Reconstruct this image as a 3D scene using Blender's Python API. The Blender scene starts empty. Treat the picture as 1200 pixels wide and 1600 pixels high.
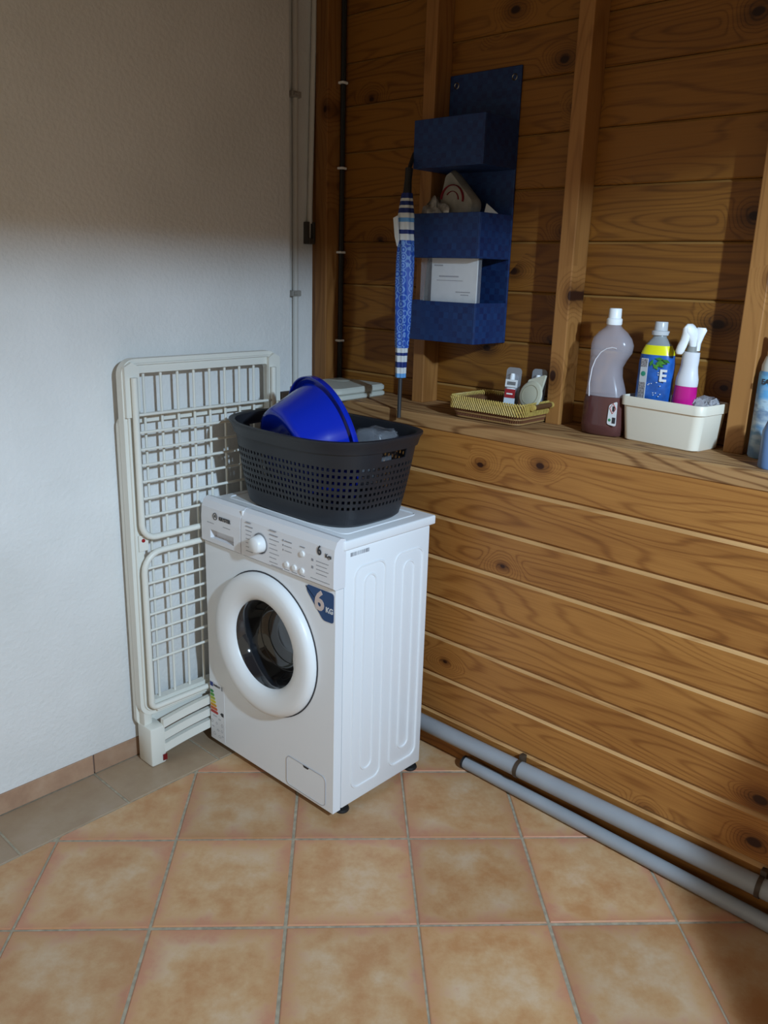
import bpy, bmesh, math, random
from mathutils import Vector, Matrix
random.seed(7)
PI = math.pi
scene = bpy.context.scene
COL = scene.collection

# ------------------------------------------------------------------ camera
cd = bpy.data.cameras.new('camera'); cam = bpy.data.objects.new('camera', cd); COL.objects.link(cam)
cd.sensor_fit = 'HORIZONTAL'; cd.sensor_width = 36.0; cd.lens = 1293.9 / 1200 * 36; cd.clip_start = .02
_d = Vector((0.70945, 0.64719, -0.27896)).normalized()
_r = Vector((0.67978, -0.73286, 0.02857)).normalized()
_u = Vector((0.18595, 0.20991, 0.95988)).normalized()
M = Matrix(((_r.x, _u.x, -_d.x, -1.86484), (_r.y, _u.y, -_d.y, -2.17444), (_r.z, _u.z, -_d.z, 1.53925), (0, 0, 0, 1)))
cam.matrix_world = M
scene.camera = cam
# ------------------------------------------------------------------ world, lamps, exposure
w = bpy.data.worlds.new('world'); scene.world = w; w.use_nodes = True
w.node_tree.nodes['Background'].inputs[0].default_value = (1.0, .90, .70, 1)
w.node_tree.nodes['Background'].inputs[1].default_value = .48
def lamp(name, kind, loc, energy, color, size):
    l = bpy.data.lights.new(name, kind); l.energy = energy; l.color = color
    if kind == 'POINT': l.shadow_soft_size = size
    o = bpy.data.objects.new(name, l); COL.objects.link(o); o.location = loc
    return o
la = lamp('lamp_light', 'AREA', (-1.27, -3.4, 2.315), 76, (.56, .78, 1.0), 0)
la.data.shape = 'RECTANGLE'; la.data.size = .07; la.data.size_y = .20
lamp('bulb_light', 'POINT', (-1.27, -3.38, 2.235), 155, (.56, .78, 1.0), .03)
la.rotation_euler = (Vector((.35, 1.0, -.33))).to_track_quat('-Z', 'Y').to_euler()
vs = scene.view_settings
vs.view_transform = 'Standard'; vs.look = 'None'; vs.gamma = 1; vs.use_curve_mapping = False; vs.exposure = 0

# ------------------------------------------------------------------ helpers
def rootloc(o):
    v = Vector((0, 0, 0))
    while o is not None:
        v += o.location; o = o.parent
    return v
class MB:
    def __init__(s): s.b = bmesh.new()
    def box(s, x0, x1, y0, y1, z0, z1, bev=0, seg=2, mat=None):
        v = [s.b.verts.new(p) for p in ((x0,y0,z0),(x1,y0,z0),(x1,y1,z0),(x0,y1,z0),(x0,y0,z1),(x1,y0,z1),(x1,y1,z1),(x0,y1,z1))]
        f = [s.b.faces.new([v[i] for i in q]) for q in ((0,3,2,1),(4,5,6,7),(0,1,5,4),(1,2,6,5),(2,3,7,6),(3,0,4,7))]
        if bev:
            es = list({e for q in f for e in q.edges})
            r = bmesh.ops.bevel(s.b, geom=es, offset=bev, segments=seg, profile=.5, affect='EDGES')
            v = list({x for q in r['faces'] for x in q.verts} | {x for x in v if x.is_valid})
        if mat is not None: bmesh.ops.transform(s.b, matrix=mat, verts=[x for x in v if x.is_valid])
        return s
    def prism(s, poly, h0, h1, ax='z', mat=None, inset=0):
        # poly: list of (a,b); ax: extrusion axis. z:(a,b,h) y:(a,h,b) x:(h,a,b)
        def P(a, b, h): return {'z': (a, b, h), 'y': (a, h, b), 'x': (h, a, b)}[ax]
        lo = [s.b.verts.new(P(a, b, h0)) for a, b in poly]; hi = [s.b.verts.new(P(a, b, h1)) for a, b in poly]
        n = len(poly)
        s.b.faces.new(lo[::-1]); s.b.faces.new(hi)
        for i in range(n): s.b.faces.new((lo[i], lo[(i+1) % n], hi[(i+1) % n], hi[i]))
        if mat is not None: bmesh.ops.transform(s.b, matrix=mat, verts=lo+hi)
        return s
    def tube(s, pts, r, seg=8, closed=False, caps=True, flat=1.0):
        pts = [Vector(p) for p in pts]; n = len(pts); rings = []
        up = None
        for i, p in enumerate(pts):
            a = pts[(i-1) % n] if (closed or i > 0) else p
            c = pts[(i+1) % n] if (closed or i < n-1) else p
            t = (c - a).normalized()
            if up is None:
                up = Vector((0, 0, 1)) if abs(t.z) < .9 else Vector((1, 0, 0))
            x = up - t * up.dot(t)
            if x.length < 1e-6: x = t.orthogonal()
            x.normalize(); up = x; y = t.cross(x)
            rr = r[i] if isinstance(r, (list, tuple)) else r
            rings.append([s.b.verts.new(p + (x * math.cos(2*PI*k/seg) + y * math.sin(2*PI*k/seg) * flat) * rr) for k in range(seg)])
        m = n if closed else n-1
        for i in range(m):
            A, B = rings[i], rings[(i+1) % n]
            for k in range(seg): s.b.faces.new((A[k], A[(k+1) % seg], B[(k+1) % seg], B[k]))
        if caps and not closed:
            s.b.faces.new(rings[0][::-1]); s.b.faces.new(rings[-1])
        return s
    def lathe(s, prof, mat=None, seg=32, sx=1.0, sy=1.0):
        # prof: (r, h) ; axis = local z
        rings = []; vs_ = []
        for r, h in prof:
            if r < 1e-6:
                v = s.b.verts.new((0, 0, h)); rings.append([v]); vs_.append(v)
            else:
                R = [s.b.verts.new((r*math.cos(2*PI*k/seg)*sx, r*math.sin(2*PI*k/seg)*sy, h)) for k in range(seg)]
                rings.append(R); vs_ += R
        for A, B in zip(rings, rings[1:]):
            for k in range(seg):
                k2 = (k+1) % seg
                if len(A) == 1 and len(B) == 1: continue
                if len(A) == 1: s.b.faces.new((A[0], B[k], B[k2]))
                elif len(B) == 1: s.b.faces.new((A[k], A[k2], B[0]))
                else: s.b.faces.new((A[k], A[k2], B[k2], B[k]))
        if mat is not None: bmesh.ops.transform(s.b, matrix=mat, verts=vs_)
        return s
    def loft(s, loops, cap0=True, cap1=True):
        R = [[s.b.verts.new(p) for p in L] for L in loops]
        for A, B in zip(R, R[1:]):
            n = len(A)
            for k in range(n): s.b.faces.new((A[k], A[(k+1) % n], B[(k+1) % n], B[k]))
        if cap0: s.b.faces.new(R[0][::-1])
        if cap1: s.b.faces.new(R[-1])
        return s
    def build(s, name, mat, parent=None, loc=None, smooth=False, kind=None, label=None, auto=None):
        bmesh.ops.recalc_face_normals(s.b, faces=s.b.faces)
        me = bpy.data.meshes.new(name)
        L = Vector(loc) if loc else Vector((0, 0, 0))
        base = rootloc(parent) + L
        bmesh.ops.translate(s.b, vec=-base, verts=s.b.verts)
        s.b.to_mesh(me); s.b.free()
        if mat: me.materials.append(mat)
        o = bpy.data.objects.new(name, me); COL.objects.link(o); o.parent = parent; o.location = L
        if smooth or auto:
            for p in me.polygons: p.use_smooth = True
            try: me.set_sharp_from_angle(angle=math.radians(auto or 40))
            except Exception: pass
        if kind: o['kind'] = kind
        if label: o['label'] = label
        return o
def empty(name, loc, label, cat, group=None):
    o = bpy.data.objects.new(name, None); COL.objects.link(o); o.location = loc; o.empty_display_size = .05
    o['label'] = label; o['category'] = cat
    if group: o['group'] = group
    return o
def rrect(cx, cy, w, h, r, n=6):
    out = []
    for k, (sx, sy) in enumerate(((1,1),(-1,1),(-1,-1),(1,-1))):
        for i in range(n+1):
            a = PI/2*k + PI/2*i/n
            out.append((cx + sx*(w/2-r) + r*math.cos(a), cy + sy*(h/2-r) + r*math.sin(a)))
    return out
def text(name, body, origin, size, mat, parent, X=(0,-1,0), Y=(0,0,1), bold=0.0, ext=.0003, align='CENTER', sx=1.0, label=None):
    c = bpy.data.curves.new(name, 'FONT'); c.body = body; c.size = size; c.extrude = ext; c.offset = bold; c.align_x = align; c.align_y = 'CENTER'; c.resolution_u = 3
    t = bpy.data.objects.new(name + '_src', c); COL.objects.link(t)
    bpy.context.view_layer.update()
    me = bpy.data.meshes.new_from_object(t.evaluated_get(bpy.context.evaluated_depsgraph_get()))
    bpy.data.objects.remove(t); 
    Xv = Vector(X).normalized(); Yv = Vector(Y).normalized(); Z = Xv.cross(Yv).normalized()
    R = Matrix(((Xv.x*sx, Yv.x, Z.x, 0), (Xv.y*sx, Yv.y, Z.y, 0), (Xv.z*sx, Yv.z, Z.z, 0), (0, 0, 0, 1)))
    me.transform(Matrix.Translation(Vector(origin) - rootloc(parent)) @ R)
    me.materials.clear(); me.materials.append(mat); me.name = name
    o = bpy.data.objects.new(name, me); COL.objects.link(o); o.parent = parent
    if label: o['label'] = label
    return o

# ------------------------------------------------------------------ materials
def newmat(name):
    m = bpy.data.materials.new(name); m.use_nodes = True
    nt = m.node_tree; b = nt.nodes['Principled BSDF']
    return m, nt, b
def N(nt, t, **kw):
    n = nt.nodes.new(t)
    for k, v in kw.items(): setattr(n, k, v)
    return n
def plain(name, col, rough=.5, metal=0, spec=.5, noise=0.0, nscale=30, bump=0, trans=0, alpha=1, coat=0, ior=1.45, emis=0):
    m, nt, b = newmat(name)
    b.inputs['Base Color'].default_value = (*col, 1); b.inputs['Roughness'].default_value = rough; b.inputs['Metallic'].default_value = metal
    b.inputs['Specular IOR Level'].default_value = spec; b.inputs['Transmission Weight'].default_value = trans; b.inputs['Alpha'].default_value = alpha
    b.inputs['Coat Weight'].default_value = coat; b.inputs['IOR'].default_value = ior
    tc = N(nt, 'ShaderNodeTexCoord'); nz = N(nt, 'ShaderNodeTexNoise'); nz.inputs['Scale'].default_value = nscale; nz.inputs['Detail'].default_value = 4
    nt.links.new(tc.outputs['Object'], nz.inputs['Vector'])
    if noise:
        mx = N(nt, 'ShaderNodeMix', data_type='RGBA', blend_type='MULTIPLY'); mx.inputs[0].default_value = 1
        mr = N(nt, 'ShaderNodeMapRange'); mr.inputs[1].default_value = .3; mr.inputs[2].default_value = .7; mr.inputs[3].default_value = 1-noise; mr.inputs[4].default_value = 1+noise*.3
        nt.links.new(nz.outputs['Fac'], mr.inputs[0]); mx.inputs[6].default_value = (*col, 1); nt.links.new(mr.outputs[0], mx.inputs[7])
        nt.links.new(mx.outputs[2], b.inputs['Base Color'])
    if bump:
        bp = N(nt, 'ShaderNodeBump'); bp.inputs['Strength'].default_value = bump; bp.inputs['Distance'].default_value = .002
        nt.links.new(nz.outputs['Fac'], bp.inputs['Height']); nt.links.new(bp.outputs[0], b.inputs['Normal'])
    return m
def math_(nt, op, a, b=None, c=None):
    n = N(nt, 'ShaderNodeMath', operation=op)
    for i, v in enumerate((a, b, c)):
        if v is None: continue
        if isinstance(v, (int, float)): n.inputs[i].default_value = v
        else: nt.links.new(v, n.inputs[i])
    return n.outputs[0]
def wood(name, axis, light, mid, dark, knots=True, rings=16, rough=.5, contrast=1.0, kscale=(4.0, 6.0)):
    m, nt, b = newmat(name); L = nt.links.new
    tc = N(nt, 'ShaderNodeTexCoord'); oi = N(nt, 'ShaderNodeObjectInfo'); sp = N(nt, 'ShaderNodeSeparateXYZ'); L(tc.outputs['Object'], sp.inputs[0])
    al = {'y': 1, 'z': 2}[axis]; cr = {'y': 2, 'z': 1}[axis]
    A = math_(nt, 'ADD', sp.outputs[al], math_(nt, 'MULTIPLY', oi.outputs['Random'], 37.0))
    Cc = math_(nt, 'ADD', sp.outputs[cr], math_(nt, 'MULTIPLY', oi.outputs['Random'], 11.3))
    D = sp.outputs[0]
    v1 = N(nt, 'ShaderNodeCombineXYZ'); L(math_(nt, 'MULTIPLY', A, .9), v1.inputs[0]); L(math_(nt, 'MULTIPLY', Cc, 7.0), v1.inputs[1]); L(math_(nt, 'MULTIPLY', D, 7.0), v1.inputs[2])
    n1 = N(nt, 'ShaderNodeTexNoise'); n1.inputs['Scale'].default_value = 1.0; n1.inputs['Detail'].default_value = 1.5; L(v1.outputs[0], n1.inputs['Vector'])
    h = n1.outputs['Fac']
    if knots:
        v2 = N(nt, 'ShaderNodeCombineXYZ')
        L(math_(nt, 'MULTIPLY', A, kscale[0]), v2.inputs[0]); L(math_(nt, 'MULTIPLY', Cc, kscale[1]), v2.inputs[1])
        wn = N(nt, 'ShaderNodeTexNoise'); wn.inputs['Scale'].default_value = 14; wn.inputs['Detail'].default_value = 2; L(tc.outputs['Object'], wn.inputs['Vector'])
        vo = N(nt, 'ShaderNodeTexVoronoi', voronoi_dimensions='2D'); vo.inputs['Scale'].default_value = 1.0; L(v2.outputs[0], vo.inputs['Vector'])
        dd = math_(nt, 'ADD', vo.outputs['Distance'], math_(nt, 'MULTIPLY', math_(nt, 'SUBTRACT', wn.outputs['Fac'], .5), .05))
        sel = N(nt, 'ShaderNodeSeparateColor'); L(vo.outputs['Color'], sel.inputs[0])
        on = math_(nt, 'GREATER_THAN', sel.outputs[0], .74)
        sz = math_(nt, 'MULTIPLY_ADD', sel.outputs[1], .05, .025)
        mr = N(nt, 'ShaderNodeMapRange', interpolation_type='SMOOTHERSTEP'); L(dd, mr.inputs[0]); mr.inputs[1].default_value = 0; mr.inputs[2].default_value = .42; mr.inputs[3].default_value = .34; mr.inputs[4].default_value = 0
        h = math_(nt, 'ADD', h, math_(nt, 'MULTIPLY', mr.outputs[0], on))
        kn = N(nt, 'ShaderNodeMapRange', interpolation_type='SMOOTHSTEP'); L(math_(nt, 'DIVIDE', dd, sz), kn.inputs[0]); kn.inputs[1].default_value = .75; kn.inputs[2].default_value = 1.25; kn.inputs[3].default_value = 1; kn.inputs[4].default_value = 0
        knot = math_(nt, 'MULTIPLY', kn.outputs[0], on)
        hal = N(nt, 'ShaderNodeMapRange', interpolation_type='SMOOTHSTEP'); L(math_(nt, 'DIVIDE', dd, sz), hal.inputs[0]); hal.inputs[1].default_value = 1; hal.inputs[2].default_value = 4.5; hal.inputs[3].default_value = .55; hal.inputs[4].default_value = 0
        halo = math_(nt, 'MULTIPLY', hal.outputs[0], on)
    s = math_(nt, 'SINE', math_(nt, 'MULTIPLY', h, rings * 6.283))
    s = math_(nt, 'POWER', math_(nt, 'MULTIPLY_ADD', s, .5, .5), 5.0)
    v3 = N(nt, 'ShaderNodeCombineXYZ'); L(math_(nt, 'MULTIPLY', A, 5.0), v3.inputs[0]); L(math_(nt, 'MULTIPLY', Cc, 190.0), v3.inputs[1]); L(math_(nt, 'MULTIPLY', D, 190.0), v3.inputs[2])
    n3 = N(nt, 'ShaderNodeTexNoise'); n3.inputs['Scale'].default_value = 1; n3.inputs['Detail'].default_value = 3; L(v3.outputs[0], n3.inputs['Vector'])
    n4 = N(nt, 'ShaderNodeTexNoise'); n4.inputs['Scale'].default_value = 2.3; n4.inputs['Detail'].default_value = 2; L(v1.outputs[0], n4.inputs['Vector'])
    fac = math_(nt, 'MULTIPLY', s, .30 * contrast)
    fac = math_(nt, 'ADD', fac, math_(nt, 'MULTIPLY', math_(nt, 'SUBTRACT', n3.outputs['Fac'], .42), .55 * contrast))
    fac = math_(nt, 'ADD', fac, math_(nt, 'MULTIPLY', math_(nt, 'SUBTRACT', n4.outputs['Fac'], .35), .4))
    fac = math_(nt, 'ADD', fac, math_(nt, 'MULTIPLY', math_(nt, 'SUBTRACT', oi.outputs['Random'], .5), .32))
    if knots: fac = math_(nt, 'ADD', fac, halo)
    cr_ = N(nt, 'ShaderNodeValToRGB'); e = cr_.color_ramp.elements; e[0].color = (*light, 1); e[1].color = (*dark, 1); e[1].position = 1.0
    mm = cr_.color_ramp.elements.new(.45); mm.color = (*mid, 1)
    L(fac, cr_.inputs[0]); out = cr_.outputs[0]
    if knots:
        mx = N(nt, 'ShaderNodeMix', data_type='RGBA'); L(knot, mx.inputs[0]); L(out, mx.inputs[6]); mx.inputs[7].default_value = (dark[0]*.35, dark[1]*.26, dark[2]*.35, 1); out = mx.outputs[2]
    L(out, b.inputs['Base Color'])
    b.inputs['Roughness'].default_value = rough; b.inputs['Specular IOR Level'].default_value = .35
    bp = N(nt, 'ShaderNodeBump'); bp.inputs['Strength'].default_value = .25; bp.inputs['Distance'].default_value = .001
    L(n3.outputs['Fac'], bp.inputs['Height']); L(bp.outputs[0], b.inputs['Normal'])
    return m

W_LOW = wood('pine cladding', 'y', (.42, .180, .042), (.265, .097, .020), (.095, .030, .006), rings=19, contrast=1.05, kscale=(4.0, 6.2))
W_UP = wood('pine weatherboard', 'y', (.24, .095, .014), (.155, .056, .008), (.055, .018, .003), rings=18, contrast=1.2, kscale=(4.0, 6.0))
W_STUD = wood('stud pine', 'z', (.33, .145, .040), (.21, .083, .020), (.08, .028, .007), rings=12, contrast=.85, kscale=(4.5, 7))
W_LEDGE = wood('ledge pine', 'y', (.40, .215, .085), (.24, .11, .038), (.07, .026, .009), rings=16, rough=.65, contrast=2.0)
WHITE_PL = plain('white gloss plastic', (.80, .80, .80), .35)
STEEL_W = plain('white enamel', (.80, .81, .83), .28, coat=.2)
DARKPL = plain('black rubber', (.012, .012, .013), .5)
GREYP = plain('grey pvc', (.30, .31, .33), .35, noise=.1, nscale=8)
STRAP = plain('brown strap', (.055, .035, .022), .5)
RACK = plain('aged white plastic', (.72, .70, .63), .4)
BASKET = plain('charcoal plastic', (.014, .015, .019), .45, bump=.1, nscale=300)
BLUE = plain('blue plastic', (.003, .020, .38), .13)
PRINT = plain('dark print', (.03, .03, .035), .6)
GPRINT = plain('grey print', (.28, .28, .30), .6)
PAPER = plain('white paper', (.70, .70, .70), .6, noise=.05, nscale=40)

W_EDGE = wood('worn pine edge with highlight', 'y', (.60, .34, .14), (.44, .225, .082), (.20, .085, .028), knots=False, rings=10)  # pale board chamfers: wear plus the highlight along each joint, painted into the colour
W_EDGEU = wood('worn upper edge with highlight', 'y', (.33, .17, .05), (.23, .11, .027), (.09, .04, .01), knots=False, rings=10)  # upper boards: joint highlight likewise painted into the paler chamfer colour
# plaster
WALLM, nt, b = newmat('white plaster'); L = nt.links.new
tc = N(nt, 'ShaderNodeTexCoord'); n1 = N(nt, 'ShaderNodeTexNoise'); n1.inputs['Scale'].default_value = 2.2; n1.inputs['Detail'].default_value = 5
n2 = N(nt, 'ShaderNodeTexNoise'); n2.inputs['Scale'].default_value = 75; n2.inputs['Detail'].default_value = 4
L(tc.outputs['Object'], n1.inputs[0]); L(tc.outputs['Object'], n2.inputs[0])
cr = N(nt, 'ShaderNodeValToRGB'); cr.color_ramp.elements[0].color = (.70, .685, .66, 1); cr.color_ramp.elements[1].color = (.78, .765, .745, 1); cr.color_ramp.elements[0].position = .35; cr.color_ramp.elements[1].position = .6
L(n1.outputs['Fac'], cr.inputs[0]); L(cr.outputs[0], b.inputs['Base Color']); b.inputs['Roughness'].default_value = .75
bp = N(nt, 'ShaderNodeBump'); bp.inputs['Strength'].default_value = .5; bp.inputs['Distance'].default_value = .0035; L(n2.outputs['Fac'], bp.inputs['Height'])
bp2 = N(nt, 'ShaderNodeBump'); bp2.inputs['Strength'].default_value = .3; bp2.inputs['Distance'].default_value = .02; L(n1.outputs['Fac'], bp2.inputs['Height']); L(bp.outputs[0], bp2.inputs['Normal']); L(bp2.outputs[0], b.inputs['Normal'])

# terracotta
def tilemat(name, cols, half=.16, edge=True):
    m, nt, b = newmat(name); L = nt.links.new
    tc = N(nt, 'ShaderNodeTexCoord'); oi = N(nt, 'ShaderNodeObjectInfo')
    off = N(nt, 'ShaderNodeVectorMath', operation='SCALE'); off.inputs[0].default_value = (19, 31, 7); L(oi.outputs['Random'], off.inputs['Scale'])
    ad = N(nt, 'ShaderNodeVectorMath', operation='ADD'); L(tc.outputs['Object'], ad.inputs[0]); L(off.outputs[0], ad.inputs[1])
    n1 = N(nt, 'ShaderNodeTexNoise'); n1.inputs['Scale'].default_value = 8; n1.inputs['Detail'].default_value = 8; n1.inputs['Roughness'].default_value = .68; L(ad.outputs[0], n1.inputs[0])
    n2 = N(nt, 'ShaderNodeTexNoise'); n2.inputs['Scale'].default_value = 16; n2.inputs['Detail'].default_value = 5; L(ad.outputs[0], n2.inputs[0])
    n3 = N(nt, 'ShaderNodeTexNoise'); n3.inputs['Scale'].default_value = 200; n3.inputs['Detail'].default_value = 2; L(ad.outputs[0], n3.inputs[0])
    sp = N(nt, 'ShaderNodeSeparateXYZ'); L(tc.outputs['Object'], sp.inputs[0])
    mxe = math_(nt, 'MAXIMUM', math_(nt, 'ABSOLUTE', sp.outputs[0]), math_(nt, 'ABSOLUTE', sp.outputs[1]))
    ed = math_(nt, 'DIVIDE', mxe, half)
    ed = math_(nt, 'ADD', ed, math_(nt, 'MULTIPLY', math_(nt, 'SUBTRACT', n1.outputs['Fac'], .5), 1.5))
    mr = N(nt, 'ShaderNodeMapRange', interpolation_type='SMOOTHSTEP'); L(ed, mr.inputs[0]); mr.inputs[1].default_value = .74; mr.inputs[2].default_value = 1.12
    cr = N(nt, 'ShaderNodeValToRGB'); L(n1.outputs['Fac'], cr.inputs[0]); e = cr.color_ramp.elements
    e[0].position = .36; e[0].color = (*cols[0], 1); e[1].position = .66; e[1].color = (*cols[2], 1); k = e.new(.5); k.color = (*cols[1], 1)
    mx = N(nt, 'ShaderNodeMix', data_type='RGBA'); L(math_(nt, 'MULTIPLY', mr.outputs[0], .75 if edge else .15), mx.inputs[0]); L(cr.outputs[0], mx.inputs[6]); mx.inputs[7].default_value = (*cols[3], 1)
    bs = N(nt, 'ShaderNodeHueSaturation'); L(mx.outputs[2], bs.inputs['Color']); L(math_(nt, 'MULTIPLY_ADD', oi.outputs['Random'], .22, .9), bs.inputs['Value'])
    L(bs.outputs[0], b.inputs['Base Color'])
    L(math_(nt, 'MULTIPLY_ADD', n2.outputs['Fac'], .3, .3), b.inputs['Roughness'])
    bp = N(nt, 'ShaderNodeBump'); bp.inputs['Strength'].default_value = .3; bp.inputs['Distance'].default_value = .002; L(n2.outputs['Fac'], bp.inputs['Height']); L(bp.outputs[0], b.inputs['Normal'])
    return m
TILE = tilemat('terracotta tile', ((.44, .215, .09), (.50, .295, .145), (.55, .385, .245), (.44, .16, .09)))
TILEB = tilemat('border tile', ((.30, .20, .125), (.33, .23, .145), (.36, .26, .18), (.32, .20, .13)), edge=False)
SKIRT = tilemat('skirting tile', ((.33, .19, .12), (.38, .23, .145), (.42, .27, .18), (.35, .18, .12)), edge=False)
GROUT = plain('grout', (.38, .32, .23), .9, noise=.3, nscale=60, bump=.4)

# ------------------------------------------------------------------ floor
XW = .09
mb = MB(); mb.box(-3.4, .34, -3.4, .155, -.06, -.003)
floor = mb.build('floor', GROUT, kind='structure')
def clip(poly, nx, ny, c):       # keep nx*x+ny*y<=c
    out = []
    for i in range(len(poly)):
        p, q = poly[i], poly[(i+1) % len(poly)]
        dp = nx*p[0]+ny*p[1]-c; dq = nx*q[0]+ny*q[1]-c
        if dp <= 0: out.append(p)
        if (dp < 0 < dq) or (dq < 0 < dp):
            t = dp/(dp-dq); out.append((p[0]+(q[0]-p[0])*t, p[1]+(q[1]-p[1])*t))
    return out
def area(p): return abs(sum(p[i][0]*p[(i+1) % len(p)][1]-p[(i+1) % len(p)][0]*p[i][1] for i in range(len(p))))/2
def tile_mesh(poly, z=0.0, bev=.003):
    cx = sum(p[0] for p in poly)/len(poly); cy = sum(p[1] for p in poly)/len(poly)
    b = bmesh.new()
    ins = []
    for x, y in poly:
        d = math.hypot(x-cx, y-cy) or 1; k = 1 - bev*1.4/d
        ins.append((cx+(x-cx)*k, cy+(y-cy)*k))
    A = [b.verts.new((x, y, -.012)) for x, y in poly]; B = [b.verts.new((x, y, z-.002)) for x, y in poly]; C_ = [b.verts.new((x, y, z)) for x, y in ins]
    n = len(poly)
    for P, Q in ((A, B), (B, C_)):
        for i in range(n): b.faces.new((P[i], P[(i+1) % n], Q[(i+1) % n], Q[i]))
    b.faces.new(C_)
    bmesh.ops.recalc_face_normals(b, faces=b.faces)
    me = bpy.data.meshes.new('tile'); b.to_mesh(me); b.free(); return me
TS = .3252; TA = -.7772; OX, OY = -1.0168, -.6765
tu = (math.cos(TA), math.sin(TA)); tv = (-tu[1], tu[0]); g = .0038; hs = TS/2-g
full = None
for i in range(-9, 12):
    for j in range(-12, 9):
        cx = OX + tu[0]*(i+.5)*TS + tv[0]*(j+.5)*TS; cy = OY + tu[1]*(i+.5)*TS + tv[1]*(j+.5)*TS
        jx, jy = random.uniform(-.0012, .0012), random.uniform(-.0012, .0012)
        cx += jx; cy += jy
        P = [(cx+tu[0]*a*hs+tv[0]*c*hs, cy+tu[1]*a*hs+tv[1]*c*hs) for a, c in ((-1,-1),(1,-1),(1,1),(-1,1))]
        Q = clip(P, 0, 1, -.2085); Q = clip(Q, 1, 0, XW+.012) if Q else Q; Q = clip(Q, -1, 0, 2.9) if Q else Q; Q = clip(Q, 0, -1, 3.0) if Q else Q
        if not Q or len(Q) < 3 or area(Q) < .002: continue
        loc = [((x-cx)*tu[0]+(y-cy)*tu[1], (x-cx)*tv[0]+(y-cy)*tv[1]) for x, y in Q]
        if area(Q) > area(P)*.999:
            if full is None: full = tile_mesh(loc); full.materials.append(TILE)
            me = full
        else:
            me = tile_mesh(loc); me.materials.append(TILE)
        o = bpy.data.objects.new('tile', me); COL.objects.link(o); o.parent = floor
        o.location = (cx, cy, random.uniform(-.0006, .0004)); o.rotation_euler = (0, 0, TA + random.uniform(-.003, .003))
bt = None
x = XW - .002
edges = [-.14 - .3255*k for k in range(-1, 9)]
for k in range(len(edges)-1):
    x1, x0 = min(edges[k], XW+.01), edges[k+1]
    c = ((x0+x1)/2, -.1035); hw = (x1-x0)/2-.003
    me = tile_mesh([(-hw, -.0995), (hw, -.0995), (hw, .1035), (-hw, .1035)]); me.materials.append(TILEB)
    o = bpy.data.objects.new('border_tile', me); COL.objects.link(o); o.parent = floor; o.location = (c[0], c[1], random.uniform(-.0006, .0004))

# ------------------------------------------------------------------ white wall
mb = MB()
mb.box(-3.4, .022, 0, .25, .066, 2.7, bev=.004)
mb.box(-3.4, .02, .009, .25, 0, .07)
mb.box(.0, .345, .155, .25, 0, 2.7)
wall_left = mb.build('wall_left', WALLM, kind='structure', auto=35)
bb = bpy.data.objects.new('baseboard_left', None); COL.objects.link(bb); bb['kind'] = 'structure'; bb.location = (-1.5, 0, 0)
for k in range(len(edges)-1):
    x1, x0 = min(edges[k], -.035), edges[k+1]
    if x1 - x0 < .02: continue
    mb = MB(); mb.box(x0+.002, x1-.002, -.001, .010, .001, .066, bev=.0012, seg=1)
    mb.build('skirting_tile', SKIRT, bb, loc=((x0+x1)/2+1.5, 0, .03))
# ------------------------------------------------------------------ wooden wall
mb = MB(); mb.box(XW+.018, .36, -3.4, .155, 0, 1.075); mb.box(.348, .36, -3.4, .155, 1.07, 2.7)
SHEATH = plain('dark sheathing', (.05, .025, .01), .9, noise=.2)
wall_right = mb.build('wall_right', SHEATH, kind='structure')
def board(name, mat, x, z0, z1, y0=-3.4, y1=.153, cham=.012, dep=.009, th=.02, edge=None):
    prof = [(x+th, z0), (x+.0045, z0), (x, z0+.0035), (x, z1-cham), (x+dep, z1-.0015), (x+th, z1-.0015)]
    mb = MB(); mb.prism(prof, y0, y1, ax='y')
    o = mb.build(name, mat, wall_right, loc=(x, -1.6, (z0+z1)/2))
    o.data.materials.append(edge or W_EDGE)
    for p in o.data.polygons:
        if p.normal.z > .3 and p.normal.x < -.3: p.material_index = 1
    return o
zt = 1.083
edgesz = [.948 - .1352*k for k in range(0, 8)]
zs = [zt] + edgesz[:7] + [.0]
for k in range(len(zs)-1):
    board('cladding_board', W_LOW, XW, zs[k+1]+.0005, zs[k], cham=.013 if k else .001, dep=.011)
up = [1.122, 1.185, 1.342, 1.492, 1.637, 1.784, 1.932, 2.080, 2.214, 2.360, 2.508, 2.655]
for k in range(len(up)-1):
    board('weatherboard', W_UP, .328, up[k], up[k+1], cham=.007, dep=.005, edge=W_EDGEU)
# ledge
mb = MB(); mb.prism([(XW-.004, 1.081), (XW-.001, 1.078), (.345, 1.078), (.345, 1.122), (XW+.002, 1.122), (XW-.004, 1.118)], -3.4, .153, ax='y')
mb.build('ledge', W_LEDGE, wall_right, loc=(.2, -1.5, 1.1))
mb = MB(); mb.box(-.047, .084, -.034, -.0005, 1.088, 1.136, bev=.004); o = mb.build('timber_block', plain('dark stained block', (.05, .028, .015), .7, noise=.3), None, loc=(.02, -.0005, 1.088)); o['label'] = 'short dark timber block against the white wall at the left end of the ledge'; o['category'] = 'block'
def stud(y0, y1, x0=.25, z0=1.1215, z1=2.7):
    mb = MB(); mb.box(x0, .3285, y0, y1, z0, z1, bev=.003, seg=2)
    mb.build('stud', W_STUD, wall_right, loc=((x0+.33)/2, (y0+y1)/2, 1.9))
stud(-.402, -.355); stud(-.926, -.879); stud(-1.457, -1.407); stud(-1.99, -1.94); stud(-2.52, -2.47); stud(-3.05, -3.0)
stud(.070, .128); 
mb = MB(); mb.box(.262, .3285, .128, .1545, 1.1215, 2.7); mb.build('stud', W_STUD, wall_right, loc=(.3, .14, 1.9))
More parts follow.
